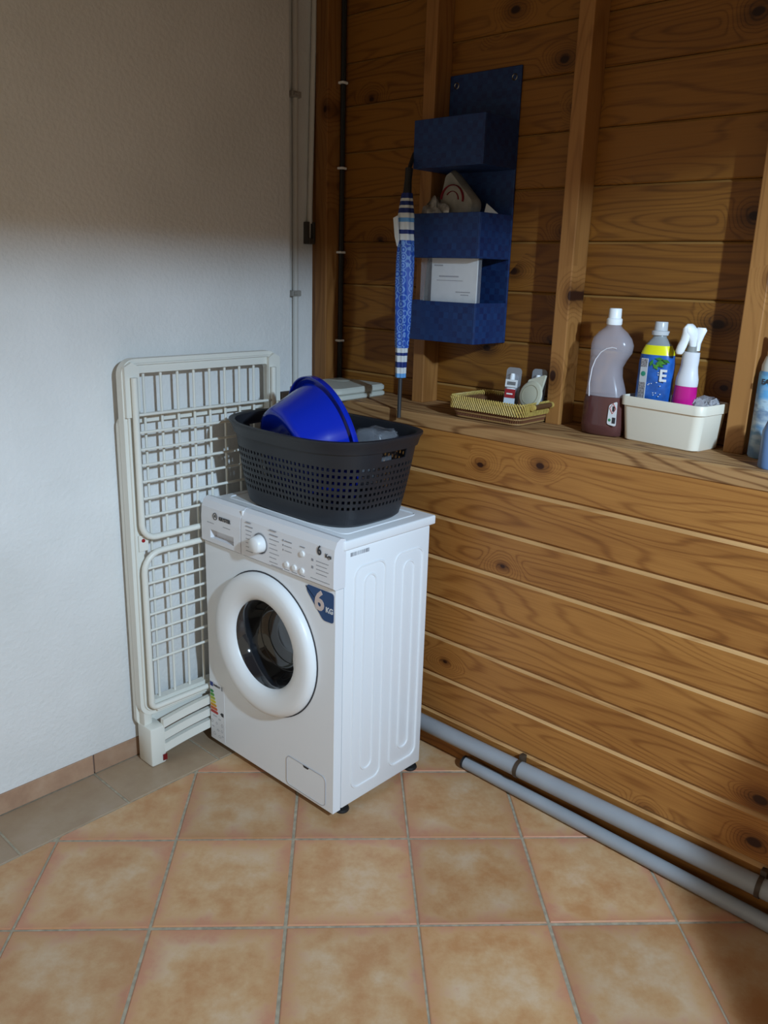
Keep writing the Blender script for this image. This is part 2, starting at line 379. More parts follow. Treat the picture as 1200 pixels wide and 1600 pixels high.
# cable in the corner with white clips
cab = MB(); cab.tube([(.31, .055, 1.135), (.31, .055, 1.9), (.31, .056, 2.69)], .009, 8)
cabo = cab.build('cable', DARKPL, None, smooth=True); cabo['label'] = 'black cable running up beside the corner post of the wooden wall'; cabo['category'] = 'cable'
for z in (1.29, 1.60, 1.88, 2.15, 2.42):
    mb = MB(); mb.box(.296, .322, .043, .067, z-.004, z+.004, bev=.002); mb.build('clip', WHITE_PL, cabo, label='white cable clip')
# back wall behind the viewer: doorway to the lit room, sloping right side added to cast the corner shadow
def xs(z): return -1.221 + .386*z
mb = MB()
zh = 2.088
poly = [(xs(0), 0), (.36, 0), (.36, 2.7), (-3.4, 2.7), (-3.4, zh), (xs(zh), zh)]
mb.prism(poly, -2.66, -2.6, ax='y')
mb.build('wall_back_shadow_caster', WALLM, kind='structure')
mb = MB(); mb.box(-3.4, .36, -3.4, .25, 2.7, 2.76); mb.build('ceiling', plain('ceiling boards', (.35, .24, .14), .7, noise=.2, nscale=5), kind='structure')

# ------------------------------------------------------------------ pipes on wall and floor
p1 = empty('grey_pipe', (.06, -1.7, .094), 'thick grey plastic pipe clipped along the foot of the wooden wall, the upper of two', 'pipe', 'grey pipes along the wall foot')
mb = MB(); mb.tube([(.062, -.02, .094), (.062, -3.38, .094)], .0255, 20); mb.build('pipe_run', GREYP, p1, smooth=True, auto=50)
for y in (-.25, -1.005, -1.722, -2.5):
    mb = MB(); mb.tube([(.062, y-.006, .094), (.062, y+.006, .094)], .0285, 20)
    mb.box(.07, XW-.0005, y-.008, y+.008, .10, .135, bev=.002)
    mb.build('pipe_clip', STRAP, p1, smooth=True, auto=40, label='dark brown pipe clip')
p2 = empty('grey_pipe', (.05, -1.7, 0), 'thinner grey plastic pipe lying on the floor tiles, its open end beside the washing machine', 'pipe', 'grey pipes along the wall foot')
del p1['group']; del p2['group']
mb = MB()
a, c = Vector((.066, -.80, .0205)), Vector((.0, -3.3, .0205)); ex = (c-a).normalized()
R1, R2 = .020, .0165
seg = 20
nn = ex.orthogonal().normalized(); bb_ = ex.cross(nn)
def ring(p, r): return [tuple(p + (nn*math.cos(2*PI*k/seg)+bb_*math.sin(2*PI*k/seg))*r) for k in range(seg)]
mb.loft([ring(a+ex*.03, R2), ring(a, R2), ring(a, R1), ring(c, R1)], cap0=True, cap1=True)
mb.build('pipe_run', GREYP, p2, smooth=True, auto=50)
mb = MB(); mb.tube([a - ex*.004, a + ex*.004], .0212, 20); mb.build('end_ring', DARKPL, p2, smooth=True, auto=40, label='black ring at the open pipe end')

# white wall conduit and rod
pc = empty('wall_pipe', (.17, .14, 1.2), 'thin white painted pipe running vertically up the white wall beside the corner', 'pipe')
PW = plain('painted pipe', (.66, .63, .58), .45)
mb = MB(); mb.tube([(.170, .143, 1.0), (.170, .143, 2.69)], .0105, 14); mb.build('pipe_run', PW, pc, smooth=True, auto=50)
for z in (1.455, 2.101):
    mb = MB(); mb.box(.145, .186, .128, .1545, z-.010, z+.010, bev=.003); mb.tube([(.148, .126, z), (.162, .126, z)], .006, 8)
    mb.build('pipe_clip', plain('clip grey', (.38, .35, .31), .5), pc, label='grey pipe clip')
rd = empty('wall_rod', (.26, .14, 1.65), 'second white rod hanging down into a grey bracket between wall pipe and corner post', 'rod')
mb = MB(); mb.tube([(.236, .142, 1.695), (.262, .14, 2.69)], .0095, 12); mb.tube([(.2345, .142, 1.64), (.236, .142, 1.70)], .005, 10); mb.build('rod', PW, rd, smooth=True, auto=50)
mb = MB(); mb.box(.218, .252, .146, .1545, 1.625, 1.700, bev=.002); mb.box(.219, .226, .13, .15, 1.63, 1.70); mb.box(.245, .252, .13, .15, 1.63, 1.70); mb.box(.222, .25, .128, .15, 1.625, 1.645, bev=.002)
mb.build('bracket', plain('bracket metal', (.10, .09, .08), .45, metal=.5), rd)

# ------------------------------------------------------------------ drying rack
rk = empty('drying_rack', (-.37, -.06, 0), 'folded white plastic clothes drying rack leaning on the white wall behind the washing machine', 'drying rack')
XL, XR = -.655, -.085
mb = MB()
def frame_bar(x0, x1, z0, z1, y0=-.062, y1=-.032, bev=.006): mb.box(x0, x1, y0, y1, z0, z1, bev=bev)
def bandframe(outer, inner, y0, y1):
    n = len(outer)
    L = [[(p[0], y1, p[1]) for p in outer], [(p[0], y0, p[1]) for p in outer], [(p[0], y0, p[1]) for p in inner], [(p[0], y1, p[1]) for p in inner]]
    R = [[mb.b.verts.new(q) for q in l] for l in L]
    for i in range(4):
        A, B = R[i], R[(i+1) % 4]
        for k in range(n): mb.b.faces.new((A[k], A[(k+1) % n], B[(k+1) % n], B[k]))
cz0, cz1 = .165, 1.283
bandframe(rrect(-.37, (cz0+cz1)/2, XR-XL, cz1-cz0, .045, 8), rrect(-.37, (cz0+cz1)/2+.003, XR-XL-.082, cz1-cz0-.088, .018, 8), -.064, -.036)
mb.build('main_frame', RACK, rk, auto=35)
mb = MB()   # raised bead on the face of the frame
mb.tube([(x_, -.066, z_) for x_, z_ in rrect(-.37, (cz0+cz1)/2, XR-XL-.03, cz1-cz0-.03, .035, 6)], .0035, 6, closed=True)
mb.build('frame_bead', RACK, rk, smooth=True)
mb = MB()   # back frame, slightly left
bandframe(rrect(-.372, .62, .565, 1.0, .03, 6), rrect(-.372, .62, .515, .95, .015, 6), -.034, -.018)
mb.build('rear_frame', RACK, rk, auto=35)
nr = 8
for k in range(nr):
    xx = -.578 + k*(.578-.178)/(nr-1)
    mb = MB(); mb.tube([(xx, -.050, 1.245), (xx, -.050, .195)], .0042, 8)
    mb.build('upright_rod', RACK, rk, smooth=True)
def wing(nm, z0, z1, zr, y, xl=-.628, xr=-.125, topr=.05, botr=.05):
    pts = []
    def arc(cx, cz, r, a0, a1, n=6):
        return [(cx+r*math.cos(a0+(a1-a0)*i/n), y, cz+r*math.sin(a0+(a1-a0)*i/n)) for i in range(n+1)]
    pts += arc(xl+topr, z1-topr, topr, PI/2, PI); pts += arc(xl+botr, z0+botr, botr, PI, 1.5*PI)
    pts += arc(xr-botr, z0+botr, botr, -PI/2, 0); pts += arc(xr-topr, z1-topr, topr, 0, PI/2)
    return pts, zr
p, zr = wing('w', .758, 1.245, [1.127, 1.076, 1.026, .980, .931, .880, .826], -.085, topr=.012, botr=.045)
mb = MB(); mb.tube(p[6:-6], .0095, 10); w1 = mb.build('upper_wing', RACK, rk, smooth=True)
for z in zr:
    mb = MB(); mb.tube([(-.627, -.084, z), (-.126, -.084, z)], .0042, 8); mb.build('wing_rod', RACK, w1, smooth=True)
p, zr = wing('w', .20, .712, [.663, .615, .564, .514, .462, .414, .362], -.085, topr=.06, botr=.02)
mb = MB(); mb.tube(p, .0095, 10, closed=True); w2 = mb.build('lower_wing', RACK, rk, smooth=True)
for z in zr:
    mb = MB(); mb.tube([(-.627, -.084, z), (-.126, -.084, z)], .0042, 8); mb.build('wing_rod', RACK, w2, smooth=True)
for sx, x0 in ((1, XL), (-1, XR)):
    mb = MB(); X0, X1 = sorted((x0+sx*.004, x0+sx*.05)); 
    mb.prism([(X0, 1.12), (X0, 1.262), ((X0+X1)/2, 1.275), (X1, 1.262), (X1, 1.15), (X1-.01 if sx > 0 else X1, 1.12)], -.076, -.064, ax='y'); mb.build('hinge_plate', RACK, rk)
# legs with slotted foot panel
for sx, x0 in ((1, -.648), (-1, -.092)):
    X0, X1 = sorted((x0, x0+sx*.055)); XA, XB = sorted((x0+sx*.003, x0+sx*.034))
    mb = MB(); mb.box(X0, X1, -.100, -.022, 0.0, .135, bev=.008); mb.box(XA, XB, -.062, -.020, .10, 1.06, bev=.007)
    leg = mb.build('leg', RACK, rk, auto=40)
    mb = MB(); mb.box(x0+sx*.04, x0+sx*.054 , -.104, -.100, .012, .032) if sx > 0 else mb.box(x0-.054, x0-.04, -.104, -.100, .012, .032)
    mb.build('foot_plug', plain('dark red plastic', (.16, .006, .008), .4), leg, label='dark red plug in the foot')
mb = MB()
def slat(z, h, y=-.092, th=.016, bow=.018):
    n = 16; top = []; bot = []
    for i in range(n+1):
        t = i/n; xx = -.60 + t*.46; zz = z + bow*(1-(2*t-1)**2)
        top.append((xx, zz+h)); bot.append((xx, zz))
    mb.prism(bot + top[::-1], y-th/2, y+th/2, ax='y')
for z, h in ((.036, .030), (.080, .028), (.124, .028)):
    mb = MB(); slat(z, h); mb.build('foot_slat', RACK, rk)
mb = MB(); mb.box(-.605, -.135, -.078, -.04, .175, .2, bev=.006); mb.build('bottom_rail', RACK, rk)
mb = MB(); mb.box(-.632, -.600, -.069, -.064, .715, .765, bev=.001); rp = mb.build('latch_plate', RACK, rk)
mb = MB(); mb.lathe([(0, .004), (.005, .003), (.006, 0)], Matrix.Translation((-.617, -.069, .748)) @ Matrix.Rotation(PI/2, 4, 'X'), 12)
mb.build('red_button', plain('red plastic', (.30, .006, .008), .4), rp, smooth=True, label='small red button')
ot = MB(); ot.box(-.045, .06, .02, .09, 1.075, 1.12, bev=.004)

# ------------------------------------------------------------------ washing machine
WY0, WY1 = -.694, -.106       # right (near) side, left side
XF, XB = -.424, -.036
ws = empty('washing_machine', (-.23, -.396, 0), 'white front loading washing machine standing on the tiled floor below the laundry basket', 'washing machine')
mb = MB()
mb.box(-.392, XB, WY0, WY1, .022, .822, bev=.006, seg=2)
bmesh.ops.delete(mb.b, geom=[f for f in mb.b.faces if f.calc_center_median().x < -.3915 and abs(f.normal.x) > .9], context='FACES')
body = mb.build('body', STEEL_W, ws, auto=35)
# side embossing
def ridge(pts, r=.0042):
    m_ = MB(); m_.tube(pts, r, 6, closed=True); return m_.build('pressed_ridge', STEEL_W, body, smooth=True)
for cx, wd in ((-.290, .122), (-.126, .122)):
    for sgn, yy in ((1, WY0), (-1, WY1)):
        ridge([(a_, yy+sgn*.0008, b_) for a_, b_ in rrect(cx, .415, wd, .695, .028, 6)])
        ridge([(a_, yy+sgn*.0008, b_) for a_, b_ in rrect(cx, .423, .046, .616, .022, 8)], .0042)
# front panel with round opening
DC = (-.401, .462); RO = .145
b_ = bmesh.new(); n = 96; inner = []; outer = []; ofr = []; inn2 = []
y0, y1, z0, z1 = -.694, -.106, .022, .716
for k in range(n):
    a = 2*PI*k/n; c_, s_ = math.cos(a), math.sin(a)
    inner.append((DC[0]+RO*c_, DC[1]+RO*s_))
    t = min([(y1-DC[0])/c_ if c_ > 1e-9 else 1e9, (y0-DC[0])/c_ if c_ < -1e-9 else 1e9, (z1-DC[1])/s_ if s_ > 1e-9 else 1e9, (z0-DC[1])/s_ if s_ < -1e-9 else 1e9])
    outer.append((DC[0]+t*c_, DC[1]+t*s_))
for (cy_, cz_) in ((y0, z0), (y0, z1), (y1, z0), (y1, z1)):
    k = min(range(n), key=lambda q: (outer[q][0]-cy_)**2+(outer[q][1]-cz_)**2); outer[k] = (cy_, cz_)
VI = [b_.verts.new((XF, p[0], p[1])) for p in inner]; VO = [b_.verts.new((XF, p[0], p[1])) for p in outer]
VI2 = [b_.verts.new((XF+.02, p[0], p[1])) for p in inner]; VO2 = [b_.verts.new((-.394, p[0], p[1])) for p in outer]
for k in range(n):
    k2 = (k+1) % n
    b_.faces.new((VI[k], VI[k2], VO[k2], VO[k])); b_.faces.new((VO[k], VO[k2], VO2[k2], VO2[k])); b_.faces.new((VI[k], VI2[k], VI2[k2], VI[k2]))
mb = MB(); mb.b.free(); mb.b = b_
fp = mb.build('front_panel', STEEL_W, ws)
TX = Matrix.Translation((XF, DC[0], DC[1])) @ Matrix.Rotation(-PI/2, 4, 'Y')   # local z -> -x
door = MB(); door.lathe([(.2225, -.001), (.2225, .009), (.2205, .018), (.2145, .026), (.205, .0298), (.190, .0305), (.166, .0285), (.152, .0235), (.1435, .016), (.139, .010), (.137, .004), (.138, -.012)], TX, 72)
dm = door.build('door', WHITE_PL, ws, smooth=True)
mb = MB(); mb.lathe([(.2225, -.0005), (.2265, -.0005), (.2265, .002), (.2225, .002)], TX, 72); mb.build('door_gap', PRINT, dm, smooth=True, label='dark gap line round the door')
# handle bulge into the glass on the right hand side
GL = plain('dark door glass', (.012, .014, .018), .06, coat=1.0)
mb = MB(); mb.lathe([(.1375, .006), (.136, .004), (.130, -.002), (.122, -.030), (.110, -.062), (.1, -.075), (.085, -.083), (.05, -.088), (0, -.09)], TX, 64)
gl = mb.build('door_glass', GL, dm, smooth=True)
for r_, h_, t_ in ((.106, -.066, .0016), (.088, -.0815, .0012), (.134, -.004, .002)):
    mb = MB(); mb.tube([TX @ Vector((r_*math.cos(2*PI*k/64), r_*math.sin(2*PI*k/64), h_+.001)) for k in range(64)], t_, 6, closed=True)
    mb.build('seal_ring', plain('grey seal', (.045, .045, .045), .35), gl if False else dm, smooth=True, label='grey ring inside the door glass')
mb = MB()
mb.loft([[tuple(TX @ Vector((a_*.02*sc - 0, -(.139+dy), b_*.012*sc - .004))) for a_, b_ in ((math.cos(2*PI*q/12)*2.4, math.sin(2*PI*q/12)) for q in range(12))] for dy, sc in ((.006, 1.6), (-.004, 1.35), (-.012, .9), (-.016, .3))])
mb.build('door_handle', WHITE_PL, dm, smooth=True)
# control fascia
PX = -.434
prof_lo = [(-.39, .718), (-.426, .718), (PX, .724), (PX, .738), (-.39, .738)]
prof_up = [(-.39, .765), (PX, .765), (PX, .800), (-.431, .832), (-.422, .852), (-.408, .860), (-.392, .856), (-.388, .848)]
prof_all = [(-.39, .718), (-.426, .718), (PX, .724), (PX, .800), (-.431, .832), (-.422, .852), (-.408, .860), (-.392, .856), (-.388, .848)]
mb = MB()
yl, yr = -.1045, -.2985
mb.prism(prof_lo, yr, yl, ax='y'); mb.prism(prof_up, yr, yl, ax='y')
mb.box(PX, -.39, -.150, yl, .738, .765); mb.box(PX, -.39, yr, -.266, .738, .765); mb.box(-.412, -.39, -.27, -.145, .736, .768)
PANEL = plain('panel plastic', (.74, .73, .75), .4)
dr = mb.build('detergent_drawer', PANEL, ws)
mb = MB(); mb.prism([(-.150, .739), (-.264, .739), (-.264, .747), (-.24, .752), (-.15, .764)], -.4345, -.428, ax='x')
mb.build('drawer_handle', WHITE_PL, dr) if False else mb.b.free()
mb = MB(); mb.prism(prof_all, -.6955, -.3025, ax='y'); cp = mb.build('control_panel', PANEL, ws)
mb = MB(); mb.box(-.428, -.39, -.3030, -.2980, .718, .855); mb.build('panel_seam', WHITE_PL, cp)
# lid
mb = MB(); mb.box(-.398, -.018, -.700, -.103, .822, .850, bev=.005, seg=3); lid = mb.build('lid', STEEL_W, ws, auto=35)
mb = MB(); mb.tube([(a_, b2, .850) for a_, b2 in rrect(-.205, -.396, .30, .52, .02, 5)], .0022, 6, closed=True); mb.build('lid_ridge', STEEL_W, lid, smooth=True)
for fx in (-.368, -.060):
    for fy in (-.674, -.135):
        mb = MB(); mb.lathe([(0, 0), (.021, 0), (.023, .004), (.021, .01), (.012, .012), (.012, .02), (0, .02)], Matrix.Translation((fx, fy, 0)), 20)
        mb.build('foot', DARKPL, ws, smooth=True, auto=40)
# knob
KX = Matrix.Translation((PX, -.392, .778)) @ Matrix.Rotation(-PI/2, 4, 'Y')
mb = MB(); mb.lathe([(.0315, 0), (.0315, .002), (.0295, .002), (.0295, .0), (0, .0)], KX, 40); kr = mb.build('knob_ring', GPRINT, cp, smooth=True, auto=40, label='grey ring around the dial')
mb = MB(); mb.lathe([(.027, 0), (.0255, .012), (.0235, .024), (.020, .028), (0, .029)], KX, 40); mb.build('program_knob', WHITE_PL, cp, smooth=True, auto=50)
for yb, zb, r_ in ((-.508, .745, .0085), (-.540, .744, .0085), (-.572, .743, .0085), (-.573, .793, .0085)):
    mb = MB(); mb.lathe([(r_+.0015, 0), (r_+.0012, .0006), (r_, .0006), (r_-.001, .004), (0, .005)], Matrix.Translation((PX, yb, zb)) @ Matrix.Rotation(-PI/2, 4, 'Y'), 20)
    mb.build('push_button', WHITE_PL, cp, smooth=True)
# print: logo, 6Kgs, program names as short dashes of illegible small print
text('logo_lettering', 'KRYSTER', (PX-.0006, -.224, .8085), .0165, PRINT, dr, bold=.0004, sx=.84)
mb = MB(); mb.tube([(PX-.0006, -.1765+.0095*math.cos(2*PI*k/24), .811+.0105*math.sin(2*PI*k/24)) for k in range(24)], .0011, 5, closed=True); mb.build('logo_ring', PRINT, dr)
text('logo_letter', 'K', (PX-.0006, -.1765, .811), .010, PRINT, dr, bold=.0003)
text('capacity_numeral', '6', (PX-.0006, -.640, .819), .038, PRINT, cp, bold=.0007, sx=.9)
text('capacity_unit', 'Kgs', (PX-.0006, -.675, .811), .0165, PRINT, cp, bold=.0003)
rnd = random.Random(3)
mb = MB(); 
def dash(y, z, wd, hh=.0022):
    x_ = y
    while x_ > y-wd:
        s_ = rnd.uniform(.002, .005); mb.box(PX-.0004, PX+.001, max(x_-s_, y-wd), x_, z-hh/2, z+hh/2); x_ -= s_+.0012
dash(-.135, .786, .035); dash(-.215, .786, .035)
mb.build('small_print', GPRINT, dr, kind='stuff')
mb = MB()
for k in range(8): dash(-.325, .828-.0125*k, .024+.004*((k*5) % 3))
for k in range(8): dash(-.432, .829-.0135*k, .03+.006*((k*7) % 3))
dash(-.44, .722+.004, .05)
for k in range(3): dash(-.498, .812-.014*k, .030); mb.box(PX-.0006, PX+.001, -.494, -.490, .810-.014*k, .815-.014*k); 
for yb in (-.508, -.540, -.572): dash(yb+.011, .729, .022)
dash(-.562, .812, .02)
for k in range(4): dash(-.628, .787-.0115*k, .048 - .006*(k % 2))
dash(-.606, .734, .075)
mb.box(PX-.0006, PX+.001, -.617, -.609, .783, .790); mb.box(PX-.0006, PX+.001, -.617, -.609, .762, .769)
mb.build('small_print', GPRINT, cp, kind='stuff')
# 6 KG sticker
def rpoly(pts, r, n=4):
    out = []; m_ = len(pts)
    for i in range(m_):
        p = Vector(pts[i]); a = (Vector(pts[i-1])-p); c = (Vector(pts[(i+1) % m_])-p)
        pa = p + a.normalized()*r; pc_ = p + c.normalized()*r
        for k in range(n+1):
            t = k/n; q = pa*(1-t)**2 + p*2*t*(1-t) + pc_*t*t; out.append((q.x, q.y))
    return out
S0 = [(-.577, .708), (-.692, .708), (-.692, .616), (-.648, .614), (-.575, .690)]
c0 = Vector((sum(p[0] for p in S0)/5, sum(p[1] for p in S0)/5))
mb = MB(); mb.prism(rpoly(S0, .012), XF-.0006, XF+.001, ax='x'); st = mb.build('capacity_sticker', plain('sticker white', (.7, .7, .72), .4), ws, label='blue capacity sticker reading 6 KG')
S1 = [tuple(c0 + (Vector(p)-c0)*.94) for p in S0]
mb = MB(); mb.prism(rpoly(S1, .010), XF-.0011, XF+.001, ax='x'); mb.build('sticker_field', plain('sticker blue', (.012, .055, .17), .4), st, label='dark blue field')
text('sticker_numeral', '6', (XF-.0016, -.632, .668), .078, plain('sticker print', (.62, .50, .46), .4), st, bold=.0025)
text('sticker_unit', 'KG', (XF-.0016, -.672, .652), .021, plain('sticker print two', (.66, .66, .68), .4), st, bold=.0008)
# filter door
mb = MB(); FP = rrect(-.578, .080, .170, .098, .016, 5)
mb.prism(FP, XF-.0012, XF+.001, ax='x'); fd = mb.build('filter_door', STEEL_W, ws)
mb = MB(); mb.tube([(XF-.0012, a_, c_) for a_, c_ in FP], .0012, 5, closed=True); mb.build('door_outline', plain('gap grey', (.42, .42, .45), .5), fd)
mb = MB(); mb.prism([(-.566, .127), (-.592, .127), (-.588, .121), (-.570, .121)], XF-.0018, XF+.001, ax='x'); mb.build('finger_notch', PRINT, fd)
# energy label
mb = MB(); mb.box(XF-.0006, XF+.001, -.183, -.107, .030, .235); el = mb.build('energy_label', plain('label white', (.72, .72, .74), .4), ws)
mb = MB(); mb.box(XF-.001, XF+.001, -.125, -.109, .216, .231); mb.build('label_flag', plain('flag blue', (.01, .03, .2), .5), el)
text('label_heading', 'ENERGY', (XF-.0009, -.146, .2235), .010, PRINT, el, bold=.0002)
mb = MB(); mb.box(XF-.0009, XF+.001, -.176, -.169, .216, .231); mb.build('label_mark', GPRINT, el)
cols = [(.02, .22, .06), (.08, .32, .04), (.35, .42, .02), (.62, .50, .01), (.62, .30, .01), (.55, .10, .01), (.42, .02, .01)]
for k, cc in enumerate(cols):
    z = .203-.0122*k; l = .014+.0036*k
    mb = MB(); mb.prism([(-.109, z), (-.109-l, z), (-.114-l, z-.005), (-.109-l, z-.010), (-.109, z-.010)], XF-.001, XF+.001, ax='x'); mb.build('rating_arrow', plain('arrow%d' % k, cc, .5), el)
mb = MB(); mb.prism([(-.160, .1285), (-.168, .135), (-.178, .135), (-.178, .122), (-.168, .122)], XF-.001, XF+.001, ax='x'); mb.build('rating_pointer', PRINT, el)
mb = MB()
for (yy, zz, ww, hh) in ((-.12, .112, .022, .003), (-.15, .108, .012, .004), (-.108, .092, .012, .010), (-.135, .09, .008, .008), (-.165, .094, .008, .012), (-.112, .07, .014, .003), (-.14, .066, .012, .006), (-.162, .07, .01, .008), (-.12, .05, .012, .012), (-.148, .046, .014, .008), (-.166, .05, .008, .004)):
    mb.tube([(XF-.0006, yy-ww/2+ww/2*math.cos(2*PI*q/10), zz-hh/2+hh/2*math.sin(2*PI*q/10)) for q in range(10)], .0007, 4, closed=True)
mb.build('label_icons', GPRINT, el)
# barcode on the side
mb = MB()
for k in range(22):
    x_ = -.37 + k*.0034; mb.box(x_, x_+rnd.choice((.001, .0018, .0024)), WY0-.0007, WY0+.001, .800, .811)
mb.build('barcode', GPRINT, body)

# ------------------------------------------------------------------ laundry basket
bk = empty('laundry_basket', (-.205, -.408, .8525), 'charcoal perforated plastic laundry basket standing on top of the washing machine', 'basket')
BZ = .8525; BH = .255
def sup(cx, cy, a, b__, e, n):
    out = []
    for k in range(n):
        t = 2*PI*k/n; c_, s_ = math.cos(t), math.sin(t)
        out.append((cx + a*abs(c_)**(2/e)*(1 if c_ >= 0 else -1), cy + b__*abs(s_)**(2/e)*(1 if s_ >= 0 else -1)))
    # resample evenly
    P = out + [out[0]]; d = [0]
    for i in range(n): d.append(d[-1]+math.dist(P[i], P[i+1]))
    T = d[-1]; res = []; i = 0
    for k in range(n):
        q = T*k/n
        while d[i+1] < q: i += 1
        f_ = (q-d[i])/max(d[i+1]-d[i], 1e-9); res.append((P[i][0]+(P[i+1][0]-P[i][0])*f_, P[i][1]+(P[i+1][1]-P[i][1])*f_))
    return res
def bask_r(t):     # t height fraction -> half sizes
    k = t**.85
    return .150+.038*k, .228+.062*k
NB = 190
def ringpts(t, grow=0): 
    a_, b3 = bask_r(t); return [(p[0], p[1], BZ+BH*t+ .0) for p in sup(-.205, -.408, a_+grow, b3+grow, 3.6-.6*t, NB)]
lv = [0.0, .03, .10, .21]
h0, h1 = .21, .72
rows = 7
for k in range(rows*2+1):
    if k: lv.append(h0 + (h1-h0)*k/(rows*2))
lv += [.745, .845, .90]
b_ = bmesh.new(); rings_ = []
for t in lv:
    rp_ = ringpts(t)
    if t == 0: rp_ = [( -.205+(p[0]+.205)*.965, -.408+(p[1]+.408)*.975, p[2]) for p in rp_]
    rings_.append([b_.verts.new(p) for p in rp_])
# soften square pitch: hole rows occupy odd intervals
hs0 = lv.index(.21)
for i in range(len(rings_)-1):
    holes = hs0 <= i < hs0+rows*2 and (i-hs0) % 2 == 0
    for k in range(NB):
        x_, y_ = rings_[i][k].co.x, rings_[i][k].co.y
        if holes and k % 2 == 0: continue
        if abs(x_+.205) < .052 and lv[i] == .745 and abs(y_+.408) > .2: continue   # hand holes in the end walls
        b_.faces.new((rings_[i][k], rings_[i][(k+1) % NB], rings_[i+1][(k+1) % NB], rings_[i+1][k]))
b_.faces.new(rings_[0][::-1])
mb = MB(); mb.b.free(); mb.b = b_
bo = mb.build('body', BASKET, bk)
sm = bo.modifiers.new('thick', 'SOLIDIFY'); sm.thickness = .003; sm.offset = 1
# rim: rolled lip with rising ends
mb = MB()
def rimloop(grow, dz): 
    return [(p[0], p[1], BZ + BH*.90 + dz + .006*(abs(p[1]+.408)/.30)**2.2) for p in sup(-.205, -.408, .187+grow, .286+grow, 3.1, 96)]
L4 = [rimloop(-.004, -.014), rimloop(.004, -.018), rimloop(.010, .004), rimloop(.016, .012), rimloop(.016, .018), rimloop(.008, .020), rimloop(.0, .016), rimloop(-.004, -.005)]
mb.loft(L4 + [L4[0]], cap0=False, cap1=False)
bmesh.ops.remove_doubles(mb.b, verts=mb.b.verts, dist=1e-5)
mb.build('rim', BASKET, bk, smooth=True)

# basin
ax = Vector((.9565, -.2195, .1920)).normalized()
bc = Vector((-.200, -.402, 1.048))
q_ = ax.to_track_quat('Z', 'Y').to_matrix().to_4x4()
T_ = Matrix.Translation(bc) @ q_
bs = MB(); bs.lathe([(0, -.137), (.10, -.137), (.118, -.142), (.134, -.138), (.140, -.125), (.160, -.06), (.176, -.012), (.182, 0), (.192, .004), (.195, .002), (.196, -.010), (.199, -.010), (.198, .006), (.192, .009), (.180, .006), (.173, -.008), (.157, -.06), (.137, -.122), (.125, -.132), (0, -.132)], T_, 72)
o = bs.build('washing_up_basin', BLUE, None, loc=tuple(bc), smooth=True, auto=60); o['label'] = 'round bright blue plastic basin lying on its side in the laundry basket'; o['category'] = 'basin'
# clear bag beside basin
CLEAR = plain('clear film', (.6, .62, .68), .10, trans=.0, alpha=.15, spec=.9)
mb = MB(); mb.box(-.165, -.075, -.60, -.49, .93, 1.098, bev=.02, seg=3)
bmesh.ops.subdivide_edges(mb.b, edges=mb.b.edges, cuts=2)
for v in mb.b.verts: v.co += Vector((rnd.uniform(-.004, .004), rnd.uniform(-.004, .004), rnd.uniform(-.005, .005)))
o = mb.build('plastic_bag', CLEAR, None, loc=(-.12, -.545, .93), smooth=True); o['label'] = 'crinkled clear plastic bag tucked behind the blue basin in the laundry basket'; o['category'] = 'bag'
ot.b.free()

# ------------------------------------------------------------------ scale on the ledge
SCP = plain('cream plastic', (.50, .50, .44), .45)
sc = empty('bathroom_scale', (.16, -.08, 1.122), 'flat cream plastic box shaped like scales on the left end of the ledge', 'scales')
def slab(name, cx, cy, w_, h_, z0, z1, r, rot=0, bev=.004, mat=SCP, par=None):
    m_ = MB(); pts = rrect(0, 0, w_, h_, r, 5); c_, s_ = math.cos(rot), math.sin(rot)
    def T(p, k, z): return (cx+(p[0]*c_-p[1]*s_)*k, cy+(p[0]*s_+p[1]*c_)*k, z)
    k2 = 1-bev*2/min(w_, h_)
    m_.loft([[T(p, k2, z0) for p in pts], [T(p, 1, z0+bev) for p in pts], [T(p, 1, z1-bev) for p in pts], [T(p, k2, z1) for p in pts]])
    return m_.build(name, mat, par, auto=35)
slab('lower_shell', .150, -.108, .25, .225, 1.1225, 1.139, .02, rot=.06, par=sc)
slab('upper_shell', .148, -.108, .255, .225, 1.1395, 1.163, .025, rot=.06, bev=.006, par=sc)
slab('display', .215, -.045, .06, .08, 1.1625, 1.1645, .01, rot=.06, bev=.0008, par=sc, mat=plain('pale grey panel', (.42, .41, .35), .3))

